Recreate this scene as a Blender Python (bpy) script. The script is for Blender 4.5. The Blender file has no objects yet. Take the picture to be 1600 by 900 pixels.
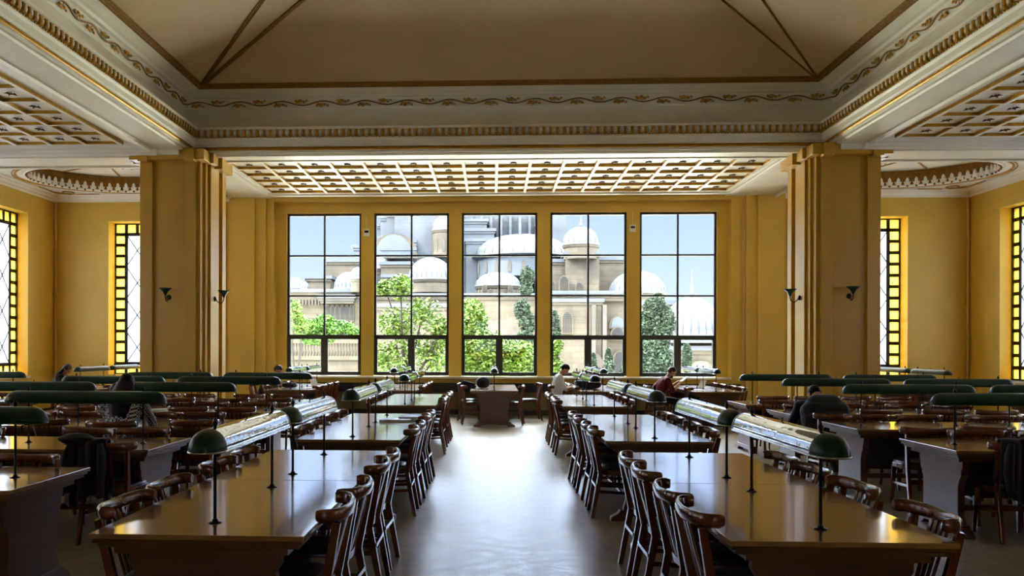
import bpy, bmesh, math, random
from mathutils import Vector, Matrix
random.seed(7)
SC = bpy.context.scene
COL = SC.collection
PI = math.pi

# ------------------------------------------------------------ camera
F = 1300.0; CX = 708.0; CY = 546.0; EYE = 1.6
YAW = math.atan(61 / 1300); ROLL = 0.0027
cam_data = bpy.data.cameras.new('camera'); cam = bpy.data.objects.new('camera', cam_data); COL.objects.link(cam)
cam_data.sensor_width = 36.0; cam_data.lens = F / 1600 * 36.0
cam_data.shift_x = (800 - CX) / 1600; cam_data.shift_y = (CY - 450) / 1600
cam_data.clip_start = 0.05; cam_data.clip_end = 600
M = Matrix.Rotation(YAW, 4, 'Z') @ Matrix.Rotation(PI / 2, 4, 'X') @ Matrix.Rotation(ROLL, 4, 'Z')
cam.matrix_world = Matrix.Translation((0, 0, EYE)) @ M
SC.camera = cam

def at(u, v, Y):
    a = (u - CX) / F; b = -(v - CY) / F + ROLL * a
    c, s = math.cos(YAW), math.sin(YAW)
    x, y = a * c - s, a * s + c
    k = Y / y
    return (x * k, Y, EYE + b * k)

# ------------------------------------------------------------ light and exposure
SC.view_settings.view_transform = 'Standard'
SC.view_settings.look = 'None'
SC.view_settings.exposure = 0.82
SC.view_settings.gamma = 1.0
SC.view_settings.use_curve_mapping = False
SC.cycles.max_bounces = 12
SC.cycles.diffuse_bounces = 8
SC.cycles.glossy_bounces = 4
SC.cycles.transmission_bounces = 6
SC.cycles.transparent_max_bounces = 12
SC.cycles.sample_clamp_indirect = 8.0
SC.cycles.caustics_reflective = False
SC.cycles.caustics_refractive = False

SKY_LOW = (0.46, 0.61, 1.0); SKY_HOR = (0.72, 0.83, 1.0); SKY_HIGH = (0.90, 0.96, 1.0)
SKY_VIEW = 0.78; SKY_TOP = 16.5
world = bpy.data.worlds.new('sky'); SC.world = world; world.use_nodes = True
nt = world.node_tree; nt.nodes.clear()
tc = nt.nodes.new('ShaderNodeTexCoord'); sp = nt.nodes.new('ShaderNodeSeparateXYZ')
nt.links.new(tc.outputs['Generated'], sp.inputs[0])
def ramp(nt, src, stops, interp='LINEAR'):
    r = nt.nodes.new('ShaderNodeValToRGB'); r.color_ramp.interpolation = interp
    e = r.color_ramp.elements
    while len(e) < len(stops): e.new(0.5)
    for i, (p, c) in enumerate(stops):
        e[i].position = p; e[i].color = (c[0], c[1], c[2], 1)
    nt.links.new(src, r.inputs[0]); return r.outputs[0]
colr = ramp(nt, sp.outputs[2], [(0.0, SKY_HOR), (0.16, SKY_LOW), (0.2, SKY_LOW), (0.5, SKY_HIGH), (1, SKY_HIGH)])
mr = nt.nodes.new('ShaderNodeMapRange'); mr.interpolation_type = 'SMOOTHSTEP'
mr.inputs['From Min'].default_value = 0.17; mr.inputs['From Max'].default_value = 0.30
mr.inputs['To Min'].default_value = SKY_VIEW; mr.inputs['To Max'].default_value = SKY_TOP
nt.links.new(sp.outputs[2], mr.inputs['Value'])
bg = nt.nodes.new('ShaderNodeBackground'); wo = nt.nodes.new('ShaderNodeOutputWorld')
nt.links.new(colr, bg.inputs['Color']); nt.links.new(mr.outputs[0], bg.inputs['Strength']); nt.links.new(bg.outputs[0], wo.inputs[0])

sun_d = bpy.data.lights.new('sun', 'SUN'); sun_d.energy = 10.0; sun_d.angle = math.radians(2); sun_d.color = (1, 0.95, 0.85)
sun = bpy.data.objects.new('sun', sun_d); COL.objects.link(sun); sun.location = (-30, -20, 60)
sun.rotation_euler = Vector((0.80, 0.34, -0.80)).to_track_quat('-Z', 'Y').to_euler()

# ------------------------------------------------------------ materials
def lin(h):
    h = h.lstrip('#'); r = []
    for i in (0, 2, 4):
        v = int(h[i:i + 2], 16) / 255
        r.append(v / 12.92 if v <= 0.04045 else ((v + 0.055) / 1.055) ** 2.4)
    return tuple(r)

def mat(name, col, rough=0.5, metal=0.0, var=0.12, scale=6.0, coat=0.0, spec=0.5, ior=1.5, bump=0.0, bscale=40.0, stretch=(1, 1, 1), sheen=0.0, coord='Object', detail=3.0, coat_rough=0.05):
    m = bpy.data.materials.new(name); m.use_nodes = True
    nt = m.node_tree; b = nt.nodes['Principled BSDF']
    b.inputs['Roughness'].default_value = rough; b.inputs['Metallic'].default_value = metal
    b.inputs['IOR'].default_value = ior; b.inputs['Specular IOR Level'].default_value = spec
    b.inputs['Coat Weight'].default_value = coat; b.inputs['Coat Roughness'].default_value = coat_rough
    if sheen: b.inputs['Sheen Weight'].default_value = sheen
    c = lin(col) if isinstance(col, str) else col
    tc = nt.nodes.new('ShaderNodeTexCoord'); mp = nt.nodes.new('ShaderNodeMapping')
    mp.inputs['Scale'].default_value = stretch
    nt.links.new(tc.outputs[coord], mp.inputs[0])
    nz = nt.nodes.new('ShaderNodeTexNoise'); nz.inputs['Scale'].default_value = scale; nz.inputs['Detail'].default_value = detail
    nt.links.new(mp.outputs[0], nz.inputs['Vector'])
    lo = tuple(x * (1 - var) for x in c); hi = tuple(min(1, x * (1 + var)) for x in c)
    o = ramp(nt, nz.outputs[0], [(0.3, lo), (0.7, hi)])
    nt.links.new(o, b.inputs['Base Color'])
    if bump:
        n2 = nt.nodes.new('ShaderNodeTexNoise'); n2.inputs['Scale'].default_value = bscale
        nt.links.new(mp.outputs[0], n2.inputs['Vector'])
        bp = nt.nodes.new('ShaderNodeBump'); bp.inputs['Strength'].default_value = bump; bp.inputs['Distance'].default_value = 0.01
        nt.links.new(n2.outputs[0], bp.inputs['Height']); nt.links.new(bp.outputs[0], b.inputs['Normal'])
    m['c'] = 1
    return m

MT = {}
MT['ochre'] = mat('ochre_plaster', '#d3b044', 0.5, var=0.07, scale=1.2, bump=0.1, bscale=60)
MT['ochre_col'] = mat('column_plaster', '#c09422', 0.42, coat=0.25, coat_rough=0.2, var=0.06, scale=1.5, bump=0.08, bscale=60)
MT['cream'] = mat('cream_plaster', '#e6e2cd', 0.5, var=0.05, scale=2)
MT['cream_lt'] = mat('pale_cream_plaster', '#f0ecdc', 0.45, var=0.04, scale=2)
MT['tan'] = mat('tan_ceiling_plaster', '#c4ae80', 0.6, var=0.08, scale=0.8, bump=0.06, bscale=30)
MT['gold'] = mat('gilding', '#b98a1e', 0.38, metal=0.55, var=0.2, scale=12)
MT['gold_dk'] = mat('old_gilding', '#8d6416', 0.5, metal=0.3, var=0.25, scale=14)
MT['rosette'] = mat('bronze_rosette', '#5a3c14', 0.5, metal=0.2, var=0.2)
MT['frame'] = mat('dark_window_metal', '#2c2f2b', 0.45, var=0.15, scale=10)
MT['lead'] = mat('black_lead_came', '#15160f', 0.4, var=0.15)
MT['dado'] = mat('olive_dado_paint', '#7e7350', 0.6, var=0.08)
MT['dark'] = mat('dark_heater_grille', '#20221c', 0.5, var=0.2)
MT['wood'] = mat('varnished_chair_wood', '#683416', 0.24, var=0.22, scale=5, coat=0.7, stretch=(6, 1, 1), coat_rough=0.08)
MT['wood_top'] = None
MT['wood_tab'] = mat('table_end_wood', '#5a3a2a', 0.38, var=0.15, scale=3, coat=0.35, stretch=(1, 1, 5), coat_rough=0.2)
MT['wood_edge'] = mat('table_edge_wood', '#62401e', 0.3, var=0.15, scale=3, coat=0.5, coat_rough=0.15)
MT['modesty'] = mat('dark_modesty_board', '#24221b', 0.5, var=0.2)
MT['cushion'] = mat('navy_leather_cushion', '#12161f', 0.3, var=0.2, scale=8, bump=0.15, bscale=30)
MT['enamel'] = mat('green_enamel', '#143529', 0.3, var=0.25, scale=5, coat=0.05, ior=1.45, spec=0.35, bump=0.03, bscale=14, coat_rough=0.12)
MT['enamel_pol'] = mat('mirror_polished_green_enamel', '#b8bec0', 0.05, metal=0.95, var=0.2, scale=5, coat=1.0, ior=2.2, spec=0.8, bump=0.2, bscale=11, coat_rough=0.02)  # silver-grey metal colour stands in for window glare on green enamel
MT['post'] = mat('dark_bronze_post', '#241c14', 0.3, metal=0.6, var=0.2)
MT['plastic'] = mat('white_plastic', '#dcd8cc', 0.4, var=0.03)
MT['screen'] = mat('dark_display', '#20241f', 0.2, var=0.05)
MT['blackcloth'] = mat('black_cloth', '#12131a', 0.85, var=0.3, scale=12, bump=0.3, bscale=18, sheen=0.2)
MT['navycloth'] = mat('black_navy_cloth', '#14151c', 0.85, var=0.3, scale=12, bump=0.3, bscale=14, sheen=0.15)
MT['paper'] = mat('white_paper', '#e8e6de', 0.7, var=0.03)
MT['kraft'] = mat('brown_cover', '#8c6a42', 0.6, var=0.1)
MT['cream_pipe'] = mat('painted_pipe', '#c99a52', 0.4, var=0.05)
MT['skin'] = mat('skin', '#b98564', 0.5, var=0.05)
MT['hair'] = mat('dark_hair', '#0e0b0a', 0.6, spec=0.25, var=0.3, scale=60, stretch=(8, 8, 1))
MT['hairb'] = mat('brown_hair', '#2c2018', 0.45, var=0.3, scale=60, stretch=(8, 8, 1))
MT['red'] = mat('dark_red_cotton', '#6e1428', 0.8, var=0.12, bump=0.2, bscale=14)
MT['white'] = mat('white_cotton', '#dcdfe4', 0.8, var=0.05, bump=0.2, bscale=14)
MT['denim'] = mat('dark_trousers', '#1a1d28', 0.85, var=0.2)
MT['shoe'] = mat('grey_sneaker', '#4a4a44', 0.6, var=0.2)
MT['stone'] = mat('pale_limestone', '#443c2f', 0.85, var=0.3, scale=0.5, bump=0.4, bscale=3, detail=6)
MT['stone_dk'] = mat('weathered_limestone', '#3a362f', 0.85, var=0.25, scale=0.6)
MT['leadroof'] = mat('pale_lead_roofing', '#3a3f46', 0.5, var=0.2, scale=0.4)
MT['leadwhite'] = mat('sunlit_lead_roofing', '#383c42', 0.5, var=0.15, scale=0.4)  # even lead grey for domes and cornices
MT['leaddark'] = mat('slate_lead_roofing', '#31353b', 0.6, var=0.3, scale=0.5)
def courses(m, w, h):
    nt = m.node_tree; b = nt.nodes['Principled BSDF']; src = b.inputs['Base Color'].links[0].from_socket
    g = nt.nodes.new('ShaderNodeTexCoord'); sx = nt.nodes.new('ShaderNodeSeparateXYZ'); cx_ = nt.nodes.new('ShaderNodeCombineXYZ')
    nt.links.new(g.outputs['Object'], sx.inputs[0]); nt.links.new(sx.outputs[0], cx_.inputs[0]); nt.links.new(sx.outputs[2], cx_.inputs[1])
    br = nt.nodes.new('ShaderNodeTexBrick'); br.inputs['Scale'].default_value = 1.0; br.inputs['Brick Width'].default_value = w; br.inputs['Row Height'].default_value = h
    br.inputs['Mortar Size'].default_value = 0.03; br.inputs['Color1'].default_value = (1, 1, 1, 1); br.inputs['Color2'].default_value = (.62, .62, .64, 1); br.inputs['Mortar'].default_value = (.5, .48, .45, 1)
    nt.links.new(cx_.outputs[0], br.inputs['Vector'])
    mx = nt.nodes.new('ShaderNodeMix'); mx.data_type = 'RGBA'; mx.blend_type = 'MULTIPLY'; mx.inputs[0].default_value = 0.75
    nt.links.new(src, mx.inputs[6]); nt.links.new(br.outputs[0], mx.inputs[7]); nt.links.new(mx.outputs[2], b.inputs['Base Color'])
courses(MT['stone'], 1.5, .55)
MT['void'] = mat('dark_lattice', '#0a0a0a', 0.8, var=0.2)
MT['leaf'] = mat('spring_leaves', '#45600c', 0.6, var=0.45, scale=1.5)
MT['leaf2'] = mat('bright_leaves', '#3c6010', 0.6, var=0.45, scale=1.5)
MT['conifer'] = mat('conifer_needles', '#1d2d19', 0.7, var=0.5, scale=1.2)
MT['bark'] = mat('bark', '#1e1914', 0.9, var=0.3)
MT['grass'] = mat('pale_paved_court', '#d8d2c4', 0.9, var=0.3, scale=0.3)  # ground made pale to bounce daylight up onto the window-bay ceiling
MT['ext'] = mat('outer_render', '#8c8468', 0.9, var=0.1)

def floor_material():
    m = bpy.data.materials.new('worn_linoleum'); m.use_nodes = True
    nt = m.node_tree; b = nt.nodes['Principled BSDF']
    g = nt.nodes.new('ShaderNodeNewGeometry')
    n1 = nt.nodes.new('ShaderNodeTexNoise'); n1.inputs['Scale'].default_value = 3.2; n1.inputs['Detail'].default_value = 9; n1.inputs['Roughness'].default_value = 0.72
    mp = nt.nodes.new('ShaderNodeMapping'); mp.inputs['Scale'].default_value = (2.0, 2.2, 1)
    nt.links.new(g.outputs['Position'], mp.inputs[0]); nt.links.new(mp.outputs[0], n1.inputs['Vector'])
    c = ramp(nt, n1.outputs[0], [(0.30, lin('#64583f')), (0.5, lin('#8d7d60')), (0.72, lin('#a8987a'))])
    # sheet seams
    s = nt.nodes.new('ShaderNodeSeparateXYZ'); nt.links.new(g.outputs['Position'], s.inputs[0])
    def line(src, pos, w):
        a = nt.nodes.new('ShaderNodeMath'); a.operation = 'SUBTRACT'; a.inputs[1].default_value = pos; nt.links.new(src, a.inputs[0])
        d = nt.nodes.new('ShaderNodeMath'); d.operation = 'ABSOLUTE'; nt.links.new(a.outputs[0], d.inputs[0])
        l = nt.nodes.new('ShaderNodeMath'); l.operation = 'LESS_THAN'; l.inputs[1].default_value = w; nt.links.new(d.outputs[0], l.inputs[0])
        return l.outputs[0]
    acc = line(s.outputs[0], -0.02, 0.004)
    for src, pos, w in ((s.outputs[1], 15.4, 0.02), (s.outputs[0], 2.75, 0.006), (s.outputs[0], -2.55, 0.006), (s.outputs[1], 4.4, 0.006), (s.outputs[1], -1.0, 0.006)):
        mx = nt.nodes.new('ShaderNodeMath'); mx.operation = 'MAXIMUM'; nt.links.new(acc, mx.inputs[0]); nt.links.new(line(src, pos, w), mx.inputs[1]); acc = mx.outputs[0]
    mix = nt.nodes.new('ShaderNodeMix'); mix.data_type = 'RGBA'
    mm = nt.nodes.new('ShaderNodeMath'); mm.operation = 'MULTIPLY'; mm.inputs[1].default_value = 0.55; nt.links.new(acc, mm.inputs[0])
    nt.links.new(mm.outputs[0], mix.inputs[0]); nt.links.new(c, mix.inputs[6]); mix.inputs[7].default_value = (0.09, 0.075, 0.05, 1)
    nt.links.new(mix.outputs[2], b.inputs['Base Color'])
    rr = nt.nodes.new('ShaderNodeMapRange'); rr.inputs['From Min'].default_value = 0.3; rr.inputs['From Max'].default_value = 0.7
    rr.inputs['To Min'].default_value = 0.28; rr.inputs['To Max'].default_value = 0.40
    nt.links.new(n1.outputs[0], rr.inputs['Value']); nt.links.new(rr.outputs[0], b.inputs['Roughness'])
    b.inputs['Specular IOR Level'].default_value = 0.45
    n2 = nt.nodes.new('ShaderNodeTexNoise'); n2.inputs['Scale'].default_value = 9; n2.inputs['Detail'].default_value = 5
    nt.links.new(mp.outputs[0], n2.inputs['Vector'])
    bp = nt.nodes.new('ShaderNodeBump'); bp.inputs['Strength'].default_value = 0.05; bp.inputs['Distance'].default_value = 0.01
    nt.links.new(n2.outputs[0], bp.inputs['Height']); nt.links.new(bp.outputs[0], b.inputs['Normal'])
    return m
MT['floor'] = floor_material()
MT['wood_top'] = mat('glossy_table_laminate', '#97744a', 0.2, var=0.18, scale=2.5, coat=0.7, spec=0.6, bump=0.04, bscale=8, stretch=(1, 3, 1), coat_rough=0.09, detail=6)

def glass_material():
    m = bpy.data.materials.new('window_glass'); m.use_nodes = True
    nt = m.node_tree; nt.nodes.clear()
    t = nt.nodes.new('ShaderNodeBsdfTransparent'); t.inputs[0].default_value = (0.96, 0.98, 0.97, 1)
    g = nt.nodes.new('ShaderNodeBsdfGlossy'); g.inputs['Roughness'].default_value = 0.02
    f = nt.nodes.new('ShaderNodeFresnel'); f.inputs[0].default_value = 1.3
    x = nt.nodes.new('ShaderNodeMixShader'); o = nt.nodes.new('ShaderNodeOutputMaterial')
    nt.links.new(f.outputs[0], x.inputs[0]); nt.links.new(t.outputs[0], x.inputs[1]); nt.links.new(g.outputs[0], x.inputs[2]); nt.links.new(x.outputs[0], o.inputs[0])
    return m
def frosted(name, col):
    m = bpy.data.materials.new(name); m.use_nodes = True
    nt = m.node_tree; nt.nodes.clear()
    tc = nt.nodes.new('ShaderNodeTexCoord'); nz = nt.nodes.new('ShaderNodeTexNoise'); nz.inputs['Scale'].default_value = 9
    nt.links.new(tc.outputs['Object'], nz.inputs['Vector'])
    c = ramp(nt, nz.outputs[0], [(0.3, tuple(x * 0.88 for x in col)), (0.7, col)])
    t = nt.nodes.new('ShaderNodeBsdfTranslucent'); d = nt.nodes.new('ShaderNodeBsdfDiffuse')
    nt.links.new(c, t.inputs[0]); nt.links.new(c, d.inputs[0])
    x = nt.nodes.new('ShaderNodeMixShader'); x.inputs[0].default_value = 0.12; o = nt.nodes.new('ShaderNodeOutputMaterial')
    nt.links.new(t.outputs[0], x.inputs[1]); nt.links.new(d.outputs[0], x.inputs[2]); nt.links.new(x.outputs[0], o.inputs[0])
    return m
MT['glass'] = glass_material()
MT['frost'] = frosted('milky_glass', (0.62, 0.66, 0.72))
MT['amber'] = frosted('amber_glass', (0.95, 0.74, 0.22))

def checked():
    m = bpy.data.materials.new('black_white_checked_cotton'); m.use_nodes = True
    nt = m.node_tree; b = nt.nodes['Principled BSDF']; b.inputs['Roughness'].default_value = 0.85
    tc = nt.nodes.new('ShaderNodeTexCoord'); mp = nt.nodes.new('ShaderNodeMapping')
    mp.inputs['Rotation'].default_value = (0, 0.25, 0)
    nt.links.new(tc.outputs['Object'], mp.inputs[0])
    ck = nt.nodes.new('ShaderNodeTexChecker'); ck.inputs['Scale'].default_value = 48
    ck.inputs[1].default_value = (0.55, 0.56, 0.6, 1); ck.inputs[2].default_value = (0.012, 0.012, 0.016, 1)
    nt.links.new(mp.outputs[0], ck.inputs[0]); nt.links.new(ck.outputs[0], b.inputs['Base Color'])
    return m
MT['check'] = checked()

# ------------------------------------------------------------ mesh helpers
class MB:
    """collects verts and faces of ONE mesh"""
    def __init__(s): s.v = []; s.f = []; s.m = []; s.sm = []
    def add(s, vs, fs, mi=0, smooth=False):
        b = len(s.v); s.v.extend([tuple(p) for p in vs])
        for f in fs:
            s.f.append([b + i for i in f]); s.m.append(mi); s.sm.append(smooth)
        return s
    def box(s, x0, x1, y0, y1, z0, z1, mi=0):
        vs = [(x, y, z) for z in (z0, z1) for y in (y0, y1) for x in (x0, x1)]
        return s.add(vs, [(0, 2, 3, 1), (4, 5, 7, 6), (0, 1, 5, 4), (2, 6, 7, 3), (0, 4, 6, 2), (1, 3, 7, 5)], mi)
    def bar(s, p, q, w, h, mi=0, w2=None, h2=None, up=(0, 0, 1)):
        """tapered rectangular bar from p to q"""
        p, q = Vector(p), Vector(q); d = (q - p).normalized()
        u = Vector(up)
        if abs(d.dot(u)) > 0.97: u = Vector((0, 1, 0))
        a = d.cross(u).normalized(); b = a.cross(d).normalized()
        w2 = w if w2 is None else w2; h2 = h if h2 is None else h2
        vs = []
        for c, ww, hh in ((p, w, h), (q, w2, h2)):
            for i, j in ((-1, -1), (1, -1), (1, 1), (-1, 1)): vs.append(c + a * i * ww / 2 + b * j * hh / 2)
        return s.add(vs, [(3, 2, 1, 0), (4, 5, 6, 7), (0, 1, 5, 4), (1, 2, 6, 5), (2, 3, 7, 6), (3, 0, 4, 7)], mi)
    def tube(s, pts, r, n=8, mi=0, cap=True, flat=None):
        pts = [Vector(p) for p in pts]
        rs = r if isinstance(r, (list, tuple)) else [r] * len(pts)
        vs = []; fs = []; prev = None
        for i, p in enumerate(pts):
            d = (pts[min(i + 1, len(pts) - 1)] - pts[max(i - 1, 0)]).normalized()
            if prev is None:
                u = Vector((0, 0, 1)) if abs(d.z) < 0.9 else Vector((1, 0, 0))
                a = d.cross(u).normalized()
            else:
                a = (prev - d * prev.dot(d)).normalized()
            prev = a; b = d.cross(a).normalized()
            fl = flat if flat else (1, 1)
            for k in range(n):
                t = 2 * PI * k / n
                vs.append(p + a * math.cos(t) * rs[i] * fl[0] + b * math.sin(t) * rs[i] * fl[1])
        for i in range(len(pts) - 1):
            for k in range(n):
                k2 = (k + 1) % n
                fs.append((i * n + k, i * n + k2, (i + 1) * n + k2, (i + 1) * n + k))
        s.add(vs, fs, mi, True)
        if cap:
            s.add(vs[:n], [tuple(range(n))[::-1]], mi); s.add(vs[-n:], [tuple(range(n))], mi)
        return s
    def lathe(s, c, prof, n=12, mi=0, sx=1.0, sy=1.0, smooth=True):
        """prof: list of (r, z)"""
        vs = []; fs = []
        for r, z in prof:
            for k in range(n):
                t = 2 * PI * k / n
                vs.append((c[0] + r * sx * math.cos(t), c[1] + r * sy * math.sin(t), c[2] + z))
        for i in range(len(prof) - 1):
            for k in range(n):
                k2 = (k + 1) % n
                fs.append((i * n + k, i * n + k2, (i + 1) * n + k2, (i + 1) * n + k))
        s.add(vs, fs, mi, smooth)
        s.add(vs[:n], [tuple(range(n))[::-1]], mi); s.add(vs[-n:], [tuple(range(n))], mi)
        return s
    def ball(s, c, rx, ry, rz, n=12, m=8, mi=0, rot=None):
        vs = [];
        for i in range(m + 1):
            ph = PI * i / m
            for k in range(n):
                t = 2 * PI * k / n
                p = Vector((rx * math.sin(ph) * math.cos(t), ry * math.sin(ph) * math.sin(t), -rz * math.cos(ph)))
                if rot is not None: p = rot @ p
                vs.append(p + Vector(c))
        fs = []
        for i in range(m):
            for k in range(n):
                k2 = (k + 1) % n
                fs.append((i * n + k, i * n + k2, (i + 1) * n + k2, (i + 1) * n + k))
        return s.add(vs, fs, mi, True)
    def capsule(s, p, q, r0, r1, n=12, mi=0):
        p, q = Vector(p), Vector(q); d = q - p; L = d.length; d = d / max(L, 1e-6)
        pts = []; rs = []
        for k in (85, 60, 30): a = math.radians(k); pts.append(p - d * r0 * math.sin(a)); rs.append(r0 * math.cos(a))
        pts.append(p); rs.append(r0); pts.append(q); rs.append(r1)
        for k in (30, 60, 85): a = math.radians(k); pts.append(q + d * r1 * math.sin(a)); rs.append(r1 * math.cos(a))
        return s.tube(pts, rs, n, mi)
    def prism(s, poly, y0, y1, mi=0, axis='Y'):
        """poly in (x,z) extruded along Y (or in (y,z) along X, or (x,y) along Z)"""
        def P(a, b, t):
            return (a, t, b) if axis == 'Y' else ((t, a, b) if axis == 'X' else (a, b, t))
        n = len(poly); vs = [P(a, b, y0) for a, b in poly] + [P(a, b, y1) for a, b in poly]
        fs = [tuple(range(n)), tuple(range(2 * n - 1, n - 1, -1))]
        fs += [(i, n + i, n + (i + 1) % n, (i + 1) % n) for i in range(n)]
        return s.add(vs, fs, mi)
    def xf(s, M, start=0):
        for i in range(start, len(s.v)): s.v[i] = tuple(M @ Vector(s.v[i]))
        return s
    def build(s, name, mats, parent=None, bevel=0.0, struct=False, fixn=True):
        me = bpy.data.meshes.new(name); me.from_pydata(s.v, [], s.f)
        if not isinstance(mats, (list, tuple)): mats = [mats]
        for m in mats: me.materials.append(MT[m] if isinstance(m, str) else m)
        me.polygons.foreach_set('material_index', s.m); me.polygons.foreach_set('use_smooth', s.sm)
        if fixn:
            bm = bmesh.new(); bm.from_mesh(me); bmesh.ops.remove_doubles(bm, verts=bm.verts, dist=1e-5) if len(s.v) < 60000 and not any(s.sm) else None
            bmesh.ops.recalc_face_normals(bm, faces=bm.faces); bm.to_mesh(me); bm.free()
        me.update()
        o = bpy.data.objects.new(name, me); COL.objects.link(o)
        if bevel:
            b = o.modifiers.new('bevel', 'BEVEL'); b.width = bevel; b.segments = 2; b.limit_method = 'ANGLE'
        if parent is not None: o.parent = parent
        if struct: o['kind'] = 'structure'
        return o

def empty(name, loc=(0, 0, 0), rz=0.0):
    o = bpy.data.objects.new(name, None); COL.objects.link(o)
    o.location = loc; o.rotation_euler = (0, 0, rz); o.empty_display_size = 0.1
    return o
def tag(o, label, cat, group=None, kind=None):
    o['label'] = label; o['category'] = cat
    if group: o['group'] = group
    if kind: o['kind'] = kind
    return o
def copy_tree(o, parent=None):
    c = o.copy(); COL.objects.link(c); c.parent = parent
    for ch in CH.get(o.name, ()) or list(o.children): copy_tree(ch, c)
    return c
CH = {}

# ------------------------------------------------------------ room constants
XL, XR = -10.98, 11.36          # side walls
YB, YF = 20.4, -6.0             # window wall, rear wall
BX0, BX1, BYB = -5.75, 6.15, 15.8   # opening of the high central ceiling
ZC = 5.42                        # coffered ceiling plane

MB().box(XL - .4, XR + .4, YF - .4, YB + .6, -0.3, 0).build('floor', 'floor', struct=True)
MB().box(XL - .4, XR + .4, YF - .4, YB + .6, 8.6, 8.9).build('ceiling', 'ext', struct=True)['label'] = 'roof slab above the coffers'  # unseen slab added over the ceilings to stop light leaking in

# --- window wall
def wall_boxes(openings, u0, u1, z0, z1):
    """rectangles left over after cutting openings (u0,u1,z0,z1) out of a strip"""
    out = []; us = sorted(openings)
    cur = u0
    for a, b, c, d in us:
        if a > cur: out.append((cur, a, z0, z1))
        if c > z0: out.append((a, b, z0, c))
        if d < z1: out.append((a, b, d, z1))
        cur = b
    if cur < u1: out.append((cur, u1, z0, z1))
    return out
RX0, RX1 = -5.42, 5.77
WZ0, WZ1 = 0.95, 5.0
SW = [(-9.6, -7.9, 0.95, 4.78), (RX0, RX1, 0.91, 5.25), (8.25, 9.93, 0.95, 4.82)]
w = MB()
for a, b, c, d in wall_boxes(SW, XL - .4, XR + .4, 0, 8.6): w.box(a, b, YB, YB + .6, c, d)
w.build('wall_back', 'ochre', struct=True)
WW, WG = 1.88, 0.3175
w = MB()
w.box(RX0, RX1, YB + .28, YB + .58, WZ1, 5.25)
w.box(RX0, -5.16, YB + .28, YB + .58, .91, WZ1); w.box(5.505, RX1, YB + .28, YB + .58, .91, WZ1)
for i in range(4):
    x = -5.16 + WW * (i + 1) + WG * i
    w.box(x, x + WG, YB + .28, YB + .58, .91, WZ1)
w.build('trim_1', 'ochre', struct=True)                       # piers between the five windows
MB().box(RX0, RX1, YB - .05, YB + .4, .885, .935).build('trim_2', 'cream', struct=True, bevel=.008)      # sill
w = MB(); w.box(RX0 - .2, RX1 + .2, YB - .035, YB + .02, 0.13, .56); w.build('trim_3', 'dado', struct=True)
w = MB(); w.box(RX0 - .2, RX1 + .2, YB - .09, YB + .02, .56, .78)
for i in range(90):
    x = RX0 - .1 + i * .126
    w.box(x, x + .07, YB - .1, YB - .085, .59, .75)
w.build('trim_4', 'dark', struct=True)                         # heater casing below the sill
w = MB(); w.box(XL, XR, YB - .03, YB + .02, 0, .13)
w.box(XL, XL + .03, YF, YB, 0, .13); w.box(XR - .03, XR, YF, YB, 0, .13)
w.build('baseboard_back', 'dark', struct=True)

ZR = [(WZ0), 1.925, 2.935, 3.945, WZ1]
for i in range(5):
    x0 = -5.16 + i * (WW + WG); x1 = x0 + WW; y0, y1 = YB + .36, YB + .44
    f = MB(); t = .055
    f.box(x0, x0 + t, y0, y1, WZ0, WZ1); f.box(x1 - t, x1, y0, y1, WZ0, WZ1)
    f.box(x0 + t, x1 - t, y0, y1, WZ1 - t, WZ1); f.box(x0 + t, x1 - t, y0, y1, WZ0, WZ0 + t)
    xm = (x0 + x1) / 2
    f.box(xm - .022, xm + .022, y0 + .01, y1 - .01, ZR[1], WZ1 - t)
    for z in ZR[2:4]: f.box(x0 + t, x1 - t, y0 + .01, y1 - .01, z - .022, z + .022)
    f.box(x0 + t, x1 - t, y0, y1, ZR[1] - .045, ZR[1] + .035)
    f.box(xm - .055, xm + .055, y0, y1, WZ0 + t, ZR[1] - .045)
    for a, b in ((x0 + t, xm - .055), (xm + .055, x1 - t)):
        f.box(a, a + .03, y0 + .005, y1, WZ0 + t, ZR[1] - .045); f.box(b - .03, b, y0 + .005, y1, WZ0 + t, ZR[1] - .045)
        f.box(a, b, y0 + .005, y1, WZ0 + t, WZ0 + t + .03); f.box(a, b, y0 + .005, y1, ZR[1] - .075, ZR[1] - .045)
    o = f.build('window_%d' % (i + 1), 'frame', struct=True)
    g = MB(); g.box(x0 + .02, x1 - .02, YB + .398, YB + .402, WZ0 + .02, WZ1 - .02)
    g.build('glass', 'glass', parent=o)

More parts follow.
